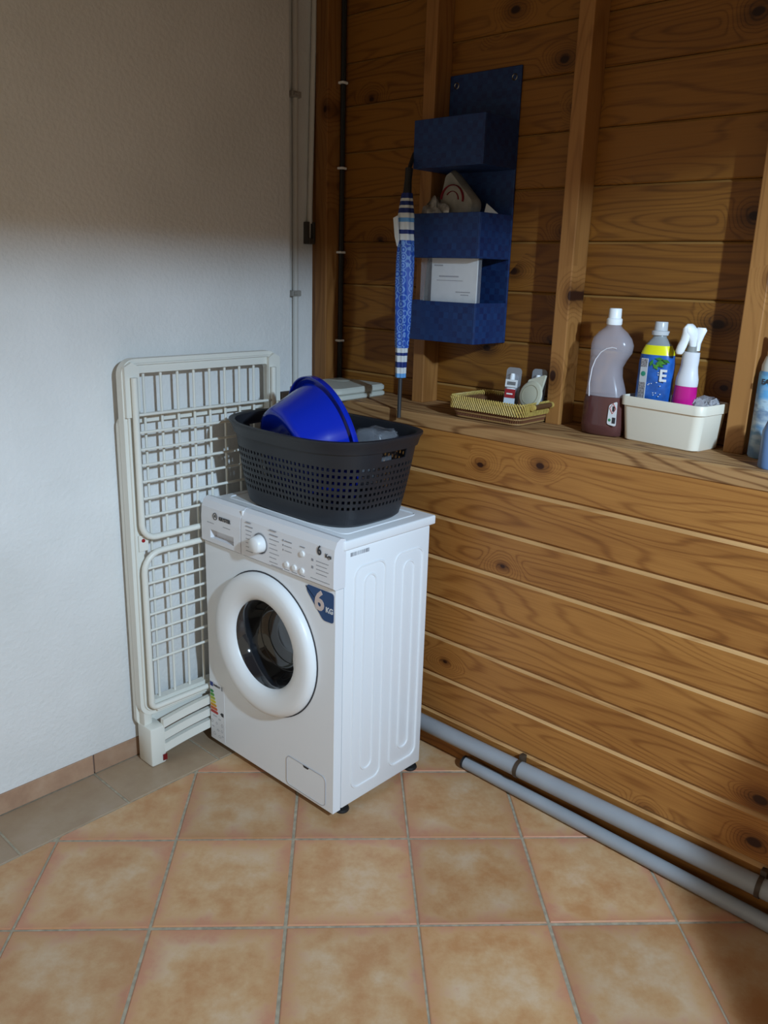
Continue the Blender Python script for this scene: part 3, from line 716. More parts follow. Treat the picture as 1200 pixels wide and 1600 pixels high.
# ------------------------------------------------------------------ hanging organiser
def weave():
    m, nt, b = newmat('blue woven'); L = nt.links.new
    tc = N(nt, 'ShaderNodeTexCoord'); sp = N(nt, 'ShaderNodeSeparateXYZ'); L(tc.outputs['Object'], sp.inputs[0])
    u_ = math_(nt, 'ADD', sp.outputs[0], sp.outputs[1]); v_ = sp.outputs[2]
    ck = N(nt, 'ShaderNodeTexChecker'); cb = N(nt, 'ShaderNodeCombineXYZ'); L(u_, cb.inputs[0]); L(v_, cb.inputs[1]); ck.inputs['Scale'].default_value = 55; L(cb.outputs[0], ck.inputs['Vector'])
    nz = N(nt, 'ShaderNodeTexWhiteNoise', noise_dimensions='2D'); sn = N(nt, 'ShaderNodeVectorMath', operation='SNAP'); sn.inputs[1].default_value = (.018, .018, 1); L(cb.outputs[0], sn.inputs[0]); L(sn.outputs[0], nz.inputs['Vector'])
    cr = N(nt, 'ShaderNodeValToRGB'); cr.color_ramp.elements[0].color = (.002, .013, .075, 1); cr.color_ramp.elements[1].color = (.005, .034, .13, 1)
    L(math_(nt, 'MULTIPLY_ADD', ck.outputs['Fac'], .35, math_(nt, 'MULTIPLY', nz.outputs['Value'], .6)), cr.inputs[0]); L(cr.outputs[0], b.inputs['Base Color'])
    w1_ = N(nt, 'ShaderNodeTexNoise'); w1_.inputs['Scale'].default_value = 400; L(tc.outputs['Object'], w1_.inputs[0])
    bp = N(nt, 'ShaderNodeBump'); bp.inputs['Strength'].default_value = .5; bp.inputs['Distance'].default_value = .001; L(math_(nt, 'ADD', ck.outputs['Fac'], w1_.outputs['Fac']), bp.inputs['Height']); L(bp.outputs[0], b.inputs['Normal'])
    b.inputs['Roughness'].default_value = .6
    return m
WV = weave()
og = empty('hanging_organiser', (.25, -.53, 1.335), 'blue woven wall organiser with three pockets hanging between studs on the wooden wall', 'organiser')
YA, YB = -.665, -.404
mb = MB(); mb.box(.3195, .3265, YA, YB, 1.335, 2.118, bev=.002); bp_ = mb.build('back_panel', WV, og)
for z0, z1 in ((1.838, 1.972), (1.583, 1.711), (1.336, 1.456)):
    mb = MB(); x0 = .160
    mb.box(x0, x0+.005, YA, YB, z0, z1, bev=.0015); mb.box(x0+.005, .3195, YA, YA+.005, z0, z1, bev=.0015); mb.box(x0+.005, .3195, YB-.005, YB, z0, z1, bev=.0015); mb.box(x0+.004, .3195, YA+.004, YB-.004, z0, z0+.005)
    mb.build('pocket', WV, og)
for yy in (-.642, -.43):
    mb = MB(); mb.tube([(.319, yy+.008*math.cos(2*PI*k/16), 2.088+.008*math.sin(2*PI*k/16)) for k in range(16)], .0018, 6, closed=True); mb.build('eyelet', plain('eyelet metal', (.25, .22, .18), .3, metal=1), og, smooth=True)
# things in the middle pocket
def blob(name, c, s, mat, label, cat, seed, amp=.16, rot=0, group=None, sub=3, tri=None):
    b_ = bmesh.new(); bmesh.ops.create_icosphere(b_, subdivisions=sub, radius=1); r__ = random.Random(seed)
    ph = [Vector((r__.uniform(-3, 3), r__.uniform(-3, 3), r__.uniform(-3, 3))) for _ in range(5)]
    for v in b_.verts:
        k = 1 + amp*sum(math.sin(v.co.dot(p_)*2.2+i) for i, p_ in enumerate(ph))/2.2
        if tri: k *= 1 - tri*max(0, v.co.z)*(abs(v.co.y))
        v.co = Vector((v.co.x*s[0], v.co.y*s[1], v.co.z*s[2]))*k
    bmesh.ops.rotate(b_, cent=(0, 0, 0), matrix=Matrix.Rotation(rot, 3, 'X'), verts=b_.verts)
    bmesh.ops.translate(b_, vec=c, verts=b_.verts)
    m_ = MB(); m_.b.free(); m_.b = b_
    o = m_.build(name, mat, None, loc=c, smooth=True)
    if label: o['label'] = label; o['category'] = cat
    return o
CLOTH = plain('grey cloth', (.27, .25, .22), .85, noise=.3, nscale=25, bump=.4)
# soft pouch: pyramid-like
def pouch(pts, th, mat, n=10):
    m_ = MB(); c = Vector((sum(p[0] for p in pts)/len(pts), sum(p[1] for p in pts)/len(pts)))
    R_ = rpoly(pts, .008, 3); L_ = []
    for k, x_ in ((.9, th*.55), (1, 0), (.9, -th*.4), (.5, -th*.5)): L_.append([(.245+x_, c.x+(p[0]-c.x)*k, c.y+(p[1]-c.y)*k) for p in R_])
    m_.loft(L_); return m_
o = pouch([(-.442, 1.690), (-.475, 1.830), (-.495, 1.842), (-.588, 1.752), (-.592, 1.735), (-.57, 1.66), (-.46, 1.66)], .05, CLOTH).build('cloth_pouch', CLOTH, None, loc=(.245, -.51, 1.69), smooth=True, auto=50)
o['label'] = 'grey cloth pouch with a dark red swirl in the middle pocket of the organiser'; o['category'] = 'pouch'
mb = MB()
for (r0, a0, a1, th_) in ((.042, -.15, PI*.98, .0062), (.024, .0, PI*.8, .0040)):
    pts = [(.2185, -.513 - r0*math.cos(a0+(a1-a0)*k/16)*1.0, 1.752+ r0*math.sin(a0+(a1-a0)*k/16)) for k in range(17)]
    mb.tube(pts, th_, 6, flat=.25)
mb.build('swirl_print', plain('dark red print', (.20, .012, .022), .8), o, smooth=True)
blob('bundled_cloth', (.235, -.430, 1.712), (.05, .024, .052), plain('brown cloth', (.075, .055, .04), .9, bump=.4), 'dull brown bundled cloth at the left of the middle pocket, behind the crumpled foil', 'cloth', 4, rot=.5)
o = blob('crumpled_packet', (.194, -.465, 1.714), (.022, .044, .033), plain('crinkled foil', (.42, .41, .40), .3, metal=.4, noise=.6, nscale=60, bump=1), 'crumpled black and white packet at the front of the middle pocket', 'packet', 9, amp=.3)
mb = MB(); mb.prism([(-.60, 1.70), (-.612, 1.742), (-.655, 1.712), (-.655, 1.69)], .26, .262, ax='x'); o = mb.build('folded_paper', PAPER, None, loc=(.261, -.63, 1.70)); o['label'] = 'corner of folded white paper at the right of the middle pocket'; o['category'] = 'paper'
# booklet in clear sleeve in the bottom pocket
bl = empty('instruction_booklet', (.20, -.53, 1.342), 'white booklet in a clear plastic sleeve standing in the bottom pocket of the organiser', 'booklet')
mb = MB(); mb.box(.196, .201, -.640, -.464, 1.342, 1.585, bev=.001); bkl = mb.build('pages', PAPER, bl)
mb = MB()
for yy, zz, ww, hh in ((-.475, 1.562, .032, .004), (-.495, 1.530, .075, .004), (-.487, 1.518, .10, .002), (-.562, 1.485, .05, .003), (-.582, 1.477, .03, .003)):
    x_ = yy
    while x_ > yy-ww: s_ = rnd.uniform(.003, .008); mb.box(.1955, .197, x_-s_, x_, zz-hh/2, zz+hh/2); x_ -= s_+.0012
mb.build('printed_lines', GPRINT, bkl, kind='stuff')
mb = MB(); mb.box(.188, .206, -.650, -.425, 1.343, 1.612, bev=.004); mb.build('clear_sleeve', CLEAR, bl)
mb = MB(); mb.prism([(-.430, 1.343), (-.445, 1.343), (-.450, 1.59), (-.438, 1.57), (-.425, 1.45)], .206, .225, ax='x'); mb.build('folded_leaf', plain('dim paper', (.30, .28, .25), .6), bl)

# ------------------------------------------------------------------ umbrella
um = empty('umbrella', (.06, -.465, 1.10), 'folded blue patterned umbrella with white bands hanging beside the blue organiser', 'umbrella')
def umbmat():
    m, nt, b = newmat('circle print'); L = nt.links.new
    tc = N(nt, 'ShaderNodeTexCoord'); vo = N(nt, 'ShaderNodeTexVoronoi'); vo.inputs['Scale'].default_value = 44; vo.inputs['Randomness'].default_value = .25; L(tc.outputs['Object'], vo.inputs['Vector'])
    d1 = math_(nt, 'ABSOLUTE', math_(nt, 'SUBTRACT', vo.outputs['Distance'], .50)); d2 = math_(nt, 'ABSOLUTE', math_(nt, 'SUBTRACT', vo.outputs['Distance'], .22))
    l = math_(nt, 'LESS_THAN', math_(nt, 'MINIMUM', d1, d2), .06)
    mx = N(nt, 'ShaderNodeMix', data_type='RGBA'); L(l, mx.inputs[0]); mx.inputs[6].default_value = (.008, .06, .36, 1); mx.inputs[7].default_value = (.12, .24, .52, 1); L(mx.outputs[2], b.inputs['Base Color']); b.inputs['Roughness'].default_value = .55
    return m
def folds(pts, rs, nm, mat, par, nf=6, amp=.12, tw=3.0, seg=36):
    m_ = MB(); L_ = []
    for i, (p, r) in enumerate(zip(pts, rs)):
        L_.append([(p[0]+r*(1+amp*math.cos(nf*t+tw*i*.12))*math.cos(t), p[1]+r*(1+amp*math.cos(nf*t+tw*i*.12))*math.sin(t), p[2]) for t in (2*PI*k/seg for k in range(seg))])
    m_.loft(L_); return m_.build(nm, mat, par, smooth=True)
def uax(z):   # axis of the umbrella
    t = max(0, z-1.10); return (.066+.045*t+.35*max(0, z-1.62)**1.6, -.464+.030*t+.12*max(0, z-1.62), z)
UB = umbmat()
zz = [1.315 + (1.630-1.315)*k/14 for k in range(15)]
folds([uax(z) for z in zz], [.0175 + .0085*math.sin(PI*min(1, max(0, (z-1.29)/.42))) for z in zz], 'canopy', UB, um)
UW = plain('white fabric', (.55, .56, .56), .6); UD = plain('navy fabric', (.006, .02, .13), .6); UL = plain('light blue fabric', (.10, .28, .55), .6)
bands = [(1.225, 1.238, UL), (1.238, 1.256, UW), (1.256, 1.273, UD), (1.273, 1.292, UW), (1.292, 1.301, UD), (1.301, 1.315, UW)]
for z0, z1, m_ in bands: folds([uax(z0), uax((z0+z1)/2), uax(z1)], [.0150+(z-1.22)*.03 for z in (z0, (z0+z1)/2, z1)], 'fabric_band', m_, um, label if False else 6)
bands = [(1.630, 1.648, UW), (1.648, 1.660, UD), (1.660, 1.682, UW), (1.682, 1.694, UL), (1.694, 1.708, UW), (1.708, 1.722, UD), (1.722, 1.730, UW), (1.730, 1.742, UD), (1.742, 1.75, UW), (1.75, 1.765, UD)]
for z0, z1, m_ in bands: folds([uax(z0), uax((z0+z1)/2), uax(z1)], [.023-max(0, z-1.70)*.12 for z in (z0, (z0+z1)/2, z1)], 'fabric_band', m_, um)
mb = MB(); mb.prism([(-.422, 1.692), (-.438, 1.698), (-.446, 1.63), (-.440, 1.612), (-.430, 1.64)], .058, .062, ax='x'); mb.build('loose_flap', UW, um)
mb = MB(); mb.tube([uax(1.10), uax(1.23)], .0062, 12); mb.build('tip', plain('dark grey metal', (.045, .045, .048), .35, metal=.3), um, smooth=True, auto=50)
mb = MB(); mb.tube([uax(1.755), uax(1.80), uax(1.835)], [.014, .011, .012], 12); mb.tube([uax(1.835), (.175, -.392, 1.88), (.22, -.391, 1.92), (.27, -.391, 1.955), (.290, -.393, 1.975), (.295, -.404, 1.981), (.295, -.418, 1.975), (.295, -.420, 1.945)], .006, 10)
mb.build('handle', DARKPL, um, smooth=True)

# ------------------------------------------------------------------ wicker tray
LZ = 1.1222
wk = empty('wicker_tray', (.20, -.755, LZ), 'shallow brown wicker tray with yellow bound rim on the ledge below the organiser', 'tray')
WKD = plain('dark wicker', (.13, .055, .022), .5, noise=.4, nscale=150, bump=.4); WKL = plain('yellow wicker', (.52, .36, .09), .5, noise=.35, nscale=120)
def trl(k, z, n=12, r=.025):
    w_, l_ = .155+.03*k, .225+.035*k
    return [(.196+p[0], -.757+p[1], z) for p in rrect(0, 0, w_, l_, r, n)]
mb = MB()
mb.loft([trl(0, LZ), trl(.5, LZ+.03), trl(1, LZ+.058)], cap0=True, cap1=False)
bt_ = mb.build('tray_body', WKD, wk, auto=60); s2 = bt_.modifiers.new('t', 'SOLIDIFY'); s2.thickness = .004; s2.offset = -1
def perim(k, z, m_, r=.025):
    P = trl(k, z, 8, r); P = P+[P[0]]; d = [0]
    for i in range(len(P)-1): d.append(d[-1]+math.dist(P[i], P[i+1]))
    out = []; i = 0
    for q in range(m_):
        s_ = d[-1]*q/m_
        while d[i+1] < s_: i += 1
        f_ = (s_-d[i])/(d[i+1]-d[i]); out.append(Vector(P[i]).lerp(Vector(P[i+1]), f_))
    return out
m_ = 104
Rt = perim(1.12, LZ+.060, m_); Rb = perim(1.04, LZ+.030, m_); Ri = perim(.82, LZ+.060, m_)
mb = MB()
for k in range(m_):
    a_, c_, e_ = Rb[(k+2) % m_], Rt[k], Ri[(k-1) % m_]
    mb.tube([a_, a_.lerp(c_, .6)+Vector((0, 0, .0)), c_, (c_+e_)/2+Vector((0, 0, .006)), e_, e_+Vector((0, 0, -.014))], .0024, 5)
mb.build('rim_binding', WKL, wk, smooth=True, kind='stuff')
m2 = 120
A_, B_ = perim(.12, LZ+.004, m2), perim(1.02, LZ+.045, m2)
mb = MB()
for k in range(m2): mb.tube([A_[k], B_[k]], .0016, 5)
mb.build('side_stakes', plain('reddish wicker', (.17, .065, .03), .5), wk, kind='stuff')
for z_, k_ in ((LZ+.006, .10), (LZ+.020, .36)):
    mb = MB(); mb.tube([tuple(p) for p in perim(k_+.1, z_, 60)], .0026, 6, closed=True); mb.build('base_cane', plain('cane', (.30, .17, .06), .5), wk, smooth=True)
for s_, y_ in ((-1, -.898), (1, -.616)):
    mb = MB(); mb.tube([(.150, y_, LZ+.056), (.245, y_, LZ+.056)], .0075, 12); hb = mb.build('side_handle', plain('dark cane handle', (.10, .045, .018), .4), wk, smooth=True, auto=40)
    for xx in (.150, .245):
        mb = MB(); mb.tube([(xx-.004, y_, LZ+.056), (xx+.004, y_, LZ+.056)], .0092, 12); mb.build('handle_binding', WKL, hb, smooth=True, auto=40)
# contents: two blister packs and a round pad packet
def blister(name, loc, rz, tilt, labelm, label, full):
    t = empty(name, loc, label, 'packet'); t.rotation_euler = (0, tilt, rz)
    def put(m_, nm, mat, par=t, **kw):
        o = MB.build(m_, nm, mat, None, **kw); o.parent = par; return o
    m_ = MB(); m_.prism(rrect(0, .065, .050, .130, .012, 5), -.001, .001, ax='x'); put(m_, 'backing_card', plain('clear backing', (.30, .31, .33), .2, alpha=.55))
    m_ = MB(); m_.loft([[(-.001-x_, p[0]*k, .062+(p[1])*k2) for p in rrect(0, 0, .036, .10, .012, 5)] for x_, k, k2 in ((0, 1, 1), (.010, .95, .98), (.014, .8, .9))]); put(m_, 'bubble', CLEAR, smooth=True)
    m_ = MB(); m_.lathe([(0, .085), (.0075, .085), (.0075, .105), (.006, .112), (0, .112)], Matrix.Translation((-.007, 0, 0)), 14); put(m_, 'white_cap', WHITE_PL, smooth=True, auto=40)
    m_ = MB(); m_.box(-.012, -.002, -.013, .013, .005, .082, bev=.004); put(m_, 'tube_body', WHITE_PL if full else plain('dark tube', (.03, .015, .02), .4), auto=40)
    if full:
        m_ = MB(); m_.box(-.0172, -.0165, -.020, .014, .040, .066); put(m_, 'red_band', plain('red band', (.32, .015, .02), .5))
        m_ = MB(); m_.box(-.0165, -.0160, -.021, .015, .005, .040); put(m_, 'pale_label', plain('pale label', (.60, .66, .72), .5))
        m_ = MB(); m_.box(-.0178, -.0170, -.012, .008, .050, .054); put(m_, 'white_lettering', WHITE_PL)
        m_ = MB(); m_.box(-.0174, -.0166, -.024, .016, .072, .094); put(m_, 'barcode_sticker', PAPER)
        m_ = MB()
        for q in range(12): m_.box(-.0180, -.0173, -.018+q*.0024, -.0168+q*.0024, .078, .088)
        put(m_, 'barcode', PRINT)
    return t
blister('blister_pack', (.215, -.775, LZ+.024), .1, .12, None, 'clear blister pack with white cap, barcode and red label standing in the wicker tray', True)
blister('blister_pack', (.262, -.835, LZ+.022), .05, .1, None, 'dark second blister pack behind the cream round packet in the wicker tray', False)
pd = empty('pad_packet', (.185, -.852, LZ+.030), 'cream packet with round embossed disc leaning at the right of the wicker tray', 'packet'); pd.rotation_euler = (.0, .25, -.1)
CREAM = plain('cream film', (.50, .48, .38), .4, noise=.15, nscale=60)
def put(m_, nm, mat, par, **kw):
    o = MB.build(m_, nm, mat, None, **kw); o.parent = par; return o
mb = MB(); mb.prism(rpoly([(.030, .0), (-.030, .0), (-.042, .118), (.014, .098)], .004), -.004, .004, ax='x'); put(mb, 'wrapper', CREAM, pd)
mb = MB(); mb.lathe([(0, .004), (.036, .004), (.040, .002), (.041, 0)], Matrix.Translation((-.004, -.006, .055)) @ Matrix.Rotation(-PI/2, 4, 'Y'), 32); put(mb, 'pad_disc', plain('cream pad', (.44, .42, .32), .6), pd, smooth=True)
mb = MB(); mb.tube([(-.0083, -.006+.028*math.cos(2*PI*k/28), .055+.028*math.sin(2*PI*k/28)) for k in range(28)], .001, 5, closed=True); put(mb, 'disc_groove', plain('cream shade', (.30, .28, .2), .6), pd)

# ------------------------------------------------------------------ clear bottle with brownish liquid
def flatbottle(prof, seg=40):
    # prof: z, half-width y, half-depth x, y-shift
    return [[(hx*abs(math.cos(t))**.8*(1 if math.cos(t) > 0 else -1), sh+hy*abs(math.sin(t))**.85*(1 if math.sin(t) > 0 else -1), z) for t in (2*PI*k/seg for k in range(seg))] for z, hy, hx, sh in prof]
cbt = empty('detergent_bottle', (.226, -1.083, LZ), 'large translucent bottle half full of brownish liquid with white cap, left of the white box', 'bottle')
MILK = plain('translucent plastic', (.50, .45, .49), .2, alpha=.42, noise=.05)
profile = [(0, .054, .030, .003), (.004, .060, .036, .003), (.03, .062, .038, .003), (.09, .060, .038, .003), (.13, .052, .036, .005), (.16, .046, .034, .010), (.185, .045, .034, .011), (.205, .050, .035, .006), (.225, .057, .036, .0), (.245, .058, .036, -.001), (.262, .052, .034, 0), (.278, .038, .028, 0), (.290, .022, .020, 0), (.297, .017, .017, 0), (.303, .017, .017, 0)]
mb = MB(); mb.loft(flatbottle([(.108, .0555, .0375, .003), (.108, .0559, .0372, .003)] + profile[4:])); o = put(mb, 'shell', MILK, cbt, smooth=True, auto=60)
liq = profile[:4] + [(.107, .0562, .0375, .003)]
mb = MB(); mb.loft(flatbottle(liq)); put(mb, 'liquid', plain('brown liquid', (.12, .045, .040), .12, alpha=.86), cbt, smooth=True, auto=60)
mb = MB(); mb.lathe([(0, .297), (.0195, .297), (.0205, .300), (.0205, .312), (.017, .315), (.0165, .338), (.015, .340), (0, .340)], None, 28); put(mb, 'cap', WHITE_PL, cbt, smooth=True, auto=40)
mb = MB(); mb.tube([(-.034-.001, .0+y_, z_) for y_, z_ in ((.035, .105), (.038, .14), (.034, .18), (.026, .205), (.012, .225), (-.004, .236), (-.02, .24), (-.032, .238))], .0014, 6); put(mb, 'handle_ridge', plain('pale ridge', (.75, .72, .75), .2), cbt, smooth=True)
mb = MB(); mb.prism(rpoly([(-.030, .088), (-.052, .100), (-.054, .032), (-.028, .036)], .006), -.0385, -.0365, ax='x'); lb = put(mb, 'hazard_label', PAPER, cbt)
mb = MB(); D_ = [(-.042, .094), (-.051, .080), (-.042, .066), (-.033, .080)]
mb.tube([(-.0392, a_, c_) for a_, c_ in D_], .0009, 4, closed=True); o = put(mb, 'hazard_diamond', plain('hazard red', (.5, .02, .02), .5), lb)
mb = MB(); mb.box(-.0395, -.0385, -.047, -.041, .072, .086); mb.box(-.0395, -.0385, -.052, -.043, .040, .056); put(mb, 'label_print', PRINT, lb)
mb = MB(); mb.lathe([(0, .001), (.004, .0005)], Matrix.Translation((-.0386, -.035, .048)) @ Matrix.Rotation(-PI/2, 4, 'Y'), 14); put(mb, 'green_mark', plain('green mark', (.05, .25, .1), .5), lb)

# ------------------------------------------------------------------ white storage box
bx = empty('storage_box', (.248, -1.266, LZ), 'white plastic storage box holding cleaning bottles on the right part of the ledge', 'box'); bx.rotation_euler = (0, 0, math.radians(-8))
BXM = plain('off white plastic', (.74, .67, .55), .35)
def bl_(k, z, g_=0): return [(p[0], p[1], z) for p in rrect(0, 0, .120+.014*k+g_, .217+.022*k+g_, .022, 6)]
mb = MB(); mb.loft([bl_(0, 0, -.006), bl_(0, .003), bl_(.8, .092), bl_(1, .094, .006), bl_(1, .116, .006), bl_(1, .118, .004), bl_(1, .118, -.002), bl_(.8, .09, -.005), bl_(0, .005, -.005)])
bm_ = put(mb, 'box_body', BXM, bx, auto=40)
for s_ in (-1, 1):
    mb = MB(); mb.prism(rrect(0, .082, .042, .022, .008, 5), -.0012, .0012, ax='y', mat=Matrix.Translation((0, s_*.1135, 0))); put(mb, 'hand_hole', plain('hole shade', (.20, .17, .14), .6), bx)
# fabric softener bottle
sb = empty('softener_bottle', (.248, -1.206, LZ+.006), 'blue and yellow labelled bottle with clear cap standing in the left of the storage box', 'bottle')
SBL = plain('blue bottle film', (.018, .11, .42), .25, noise=.5, nscale=35)
pr = [(0, .044, .026, 0), (.004, .047, .029, 0), (.12, .048, .030, 0), (.20, .047, .030, 0), (.222, .044, .028, 0)]
mb = MB(); mb.loft(flatbottle(pr)); sbody = put(mb, 'body', SBL, sb, smooth=True, auto=60)
pr = [(.222, .044, .028, 0), (.232, .041, .0265, 0), (.246, .034, .024, 0)]
mb = MB(); mb.loft(flatbottle(pr)); put(mb, 'yellow_shoulder', plain('yellow film', (.75, .70, .01), .3), sb, smooth=True, auto=60)
pr = [(.246, .034, .024, 0), (.258, .024, .020, 0), (.266, .017, .017, 0), (.274, .016, .016, 0)]
mb = MB(); mb.loft(flatbottle(pr)); put(mb, 'clear_shoulder', plain('grey clear plastic', (.30, .32, .33), .15, alpha=.8), sb, smooth=True, auto=60)
mb = MB(); mb.lathe([(0, .272), (.022, .272), (.0225, .282), (.017, .284), (.0165, .304), (.0155, .306), (0, .306)], None, 24); put(mb, 'cap', plain('frosted cap', (.55, .55, .56), .2, alpha=.85), sb, smooth=True, auto=40)
mb = MB(); mb.box(-.0318, -.0295, .010, .030, .100, .212, bev=.001); wl = put(mb, 'info_panel', plain('grey panel', (.42, .42, .42), .5), sb)
mb = MB(); mb.box(-.0324, -.031, .012, .029, .190, .210); mb.box(-.0324, -.031, .012, .029, .100, .150); put(mb, 'panel_print', plain('panel print', (.28, .25, .25), .6, noise=.8, nscale=250), wl, kind='stuff')
mb = MB(); mb.lathe([(0, .001), (.0065, .0005)], Matrix.Translation((-.0319, .020, .172)) @ Matrix.Rotation(-PI/2, 4, 'Y'), 16); put(mb, 'green_emblem', plain('emblem green', (.02, .20, .12), .5), wl)
for k in range(9):
    r__ = random.Random(k+40); yy, zz = r__.uniform(-.040, .006), r__.uniform(.192, .216)
    mb = MB(); a_ = r__.uniform(0, PI); l_ = .011
    P_ = [(yy+l_*math.cos(a_), zz+l_*math.sin(a_)*.8), (yy+.004*math.sin(a_), zz-.004*math.cos(a_)), (yy-l_*math.cos(a_), zz-l_*math.sin(a_)*.8), (yy-.004*math.sin(a_), zz+.004*math.cos(a_))]
    mb.prism(P_, -.0318-.0002*k, -.027, ax='x'); put(mb, 'leaf_print', plain('leaf green%d' % k, (.04+.02*(k % 3), .20+.04*(k % 3), .03), .5), sbody)
mb = MB()
for k in range(14):
    r__ = random.Random(k+90); yy, zz = r__.uniform(-.035, .005), r__.uniform(.11, .185); mb.box(-.0316, -.028, yy-.0009, yy+.0009, zz-.0009, zz+.0009)
put(mb, 'white_specks', WHITE_PL, sbody)
mb = MB(); mb.box(-.0300, -.018, -.0455, -.032, .140, .188, bev=.001); 
mb.b.free()
for (y0_, y1_, z0_, z1_) in ((-.033, -.029, .150, .190), (-.044, -.033, .186, .190), (-.044, -.033, .168, .172), (-.044, -.033, .150, .154)):
    pass
t_ = text('label_letter', 'E', (-.0312, -.034, .170), .042, WHITE_PL, None, bold=.0012); t_.parent = sbody
# pink spray
sy = empty('spray_bottle', (.245, -1.288, LZ+.006), 'pink and white trigger spray bottle standing in the right of the storage box', 'bottle'); sy.rotation_euler = (math.radians(2), 0, 0)
PINK = plain('pink liquid', (.50, .008, .20), .2)
def rl(r, z, sx=1): return (r, z)
mb = MB(); mb.lathe([(0, 0), (.029, 0), (.031, .004), (.031, .10), (.0295, .135), (.0275, .158), (0, .158)], None, 32, sx=.8, sy=1); put(mb, 'body', PINK, sy, smooth=True, auto=60)
mb = MB(); mb.lathe([(.0285, .150), (.029, .158), (.0285, .168), (.0245, .185), (.022, .200), (.0225, .215), (.0215, .236), (0, .238)], None, 32, sx=.8, sy=1); put(mb, 'shoulder', plain('white film', (.66, .65, .67), .3), sy, smooth=True, auto=60)
hd = MB(); hd.lathe([(0, .236), (.014, .236), (.013, .250), (0, .252)], None, 20)
put(hd, 'collar', plain('grey collar', (.25, .24, .22), .3), sy, smooth=True, auto=40)
mb = MB()
mb.loft([[(xo+hx*math.cos(2*PI*q/14), yo+hy*math.sin(2*PI*q/14), z) for q in range(14)] for z, hx, yo, hy, xo in ((.250, .011, .0, .010, 0), (.264, .014, .002, .012, -.004), (.280, .022, .005, .015, -.010), (.294, .024, .006, .014, -.014), (.302, .020, .008, .009, -.016), (.306, .012, .009, .005, -.016))])
put(mb, 'spray_head', WHITE_PL, sy, smooth=True, auto=60)
mb = MB(); mb.loft([[(xo+.006*math.cos(2*PI*q/14), yo+hy*math.sin(2*PI*q/14), z) for q in range(14)] for z, yo, hy, xo in ((.230, .020, .007, -.028), (.236, .019, .011, -.030), (.250, .016, .012, -.028), (.266, .012, .011, -.026), (.282, .010, .010, -.028), (.294, .010, .008, -.032), (.300, .010, .004, -.032))])
put(mb, 'trigger', WHITE_PL, sy, smooth=True)
mb = MB(); mb.loft([[(.004+.008*math.cos(2*PI*q/12), yo+hy*math.sin(2*PI*q/12), z) for q in range(12)] for z, yo, hy in ((.240, -.014, .004), (.258, -.013, .005), (.278, -.014, .010), (.292, -.015, .014), (.298, -.014, .011))])
put(mb, 'rear_grip', WHITE_PL, sy, smooth=True)
# clear bags in the box
mb = MB(); mb.box(-.030, .030, -.026, .026, 0, .05, bev=.012, seg=3); bmesh.ops.subdivide_edges(mb.b, edges=mb.b.edges, cuts=2)
for v in mb.b.verts: v.co += Vector((rnd.uniform(-.004, .004), rnd.uniform(-.004, .004), rnd.uniform(-.008, .008)))
o = put(mb, 'plastic_bag', plain('clear crinkle', (.75, .72, .75), .15, alpha=.4), None, smooth=True); o.location = (.262, -1.345, LZ+.075); o['label'] = 'crumpled clear plastic bag in the right corner of the storage box'; o['category'] = 'bag'

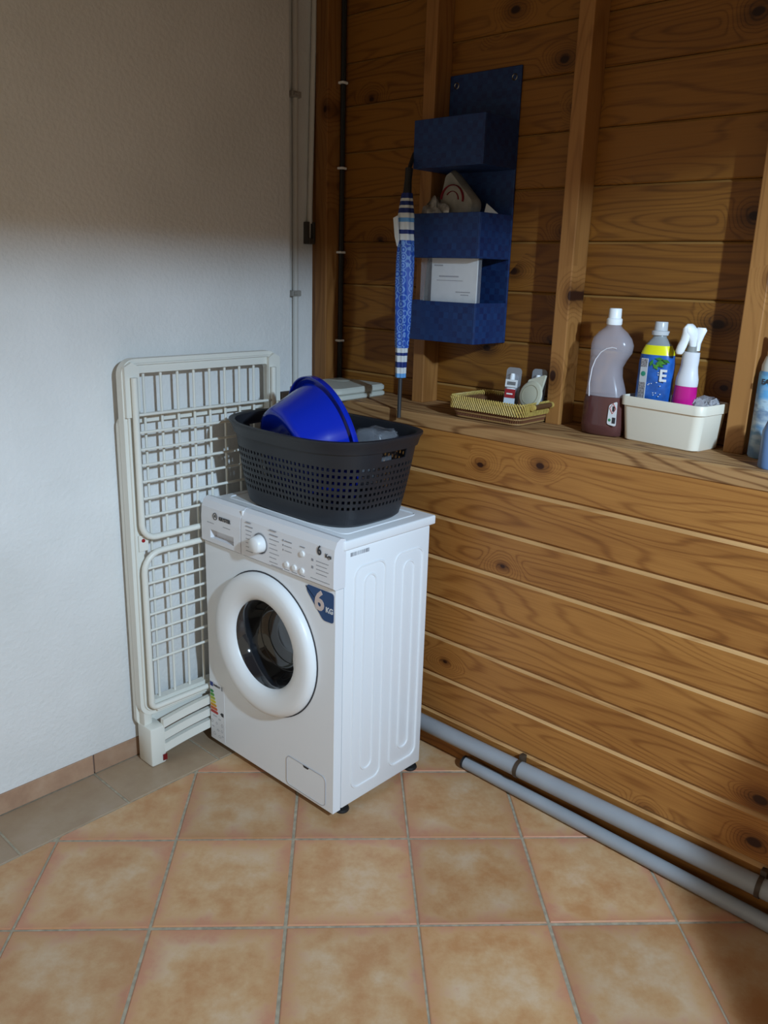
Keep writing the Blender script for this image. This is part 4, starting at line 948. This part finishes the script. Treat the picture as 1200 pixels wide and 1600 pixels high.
# ------------------------------------------------------------------ blue bottles at the right edge
eb = empty('ironing_bottle', (.262, -1.502, LZ), 'pale blue bottle with landscape label right of the rightmost visible stud', 'bottle')
def skyblue():
    m, nt, b = newmat('landscape print'); L = nt.links.new
    tc = N(nt, 'ShaderNodeTexCoord'); sp = N(nt, 'ShaderNodeSeparateXYZ'); L(tc.outputs['Object'], sp.inputs[0])
    nz = N(nt, 'ShaderNodeTexNoise'); nz.inputs['Scale'].default_value = 22; nz.inputs['Detail'].default_value = 4
    mp = N(nt, 'ShaderNodeMapping'); mp.inputs['Scale'].default_value = (1, 1, 2.2); L(tc.outputs['Object'], mp.inputs[0]); L(mp.outputs[0], nz.inputs[0])
    t = math_(nt, 'ADD', math_(nt, 'DIVIDE', sp.outputs[2], .21), math_(nt, 'MULTIPLY', math_(nt, 'SUBTRACT', nz.outputs['Fac'], .5), .55))
    cr = N(nt, 'ShaderNodeValToRGB'); e = cr.color_ramp.elements
    e[0].color = (.16, .27, .42, 1); e[1].color = (.12, .30, .50, 1)
    for p_, c_ in ((.18, (.38, .48, .56)), (.3, (.12, .25, .40)), (.42, (.45, .52, .55)), (.55, (.14, .22, .34)), (.62, (.42, .55, .62)), (.78, (.10, .34, .62)), (.92, (.18, .45, .65))):
        k = e.new(p_); k.color = (*c_, 1)
    L(t, cr.inputs[0]); L(cr.outputs[0], b.inputs['Base Color']); b.inputs['Roughness'].default_value = .3
    return m
mb = MB(); mb.lathe([(0, 0), (.033, 0), (.036, .004), (.036, .205), (.034, .212), (0, .212)], None, 36); put(mb, 'label_wrap', skyblue(), eb, smooth=True, auto=50)
mb = MB(); mb.lathe([(.033, .2115), (.033, .225), (.027, .245), (.020, .256), (0, .256)], None, 36); put(mb, 'shoulder', plain('pale bottle', (.60, .58, .50), .3), eb, smooth=True, auto=50)
mb = MB(); mb.lathe([(0, .255), (.017, .255), (.017, .30), (.015, .303), (0, .303)], None, 24); put(mb, 'cap', plain('white cap', (.78, .80, .82), .3), eb, smooth=True, auto=40)
nl = text('label_lettering', 'EAS', (-.0372, .004, .188), .017, PRINT, None, bold=.0006); nl.parent = eb
eb2 = empty('small_blue_bottle', (.150, -1.560, LZ), 'plain light blue bottle cut off by the right edge, in front of the landscape bottle', 'bottle')
mb = MB(); mb.lathe([(0, 0), (.028, 0), (.030, .004), (.030, .085), (.022, .11), (.012, .12), (.012, .135), (0, .135)], None, 32); put(mb, 'body', plain('sky blue plastic', (.12, .22, .42), .3), eb2, smooth=True, auto=50)
# small dark speck on the tiles
mb = MB(); mb.lathe([(0, .004), (.003, .003), (.0045, 0)], Matrix.Translation((-.975, -1.345, .0002)), 10); o = mb.build('pebble', plain('dark crumb', (.03, .01, .01), .6), None, loc=(-.975, -1.345, 0), smooth=True); o['label'] = 'tiny dark brown crumb lying on a tile in the foreground'; o['category'] = 'crumb'
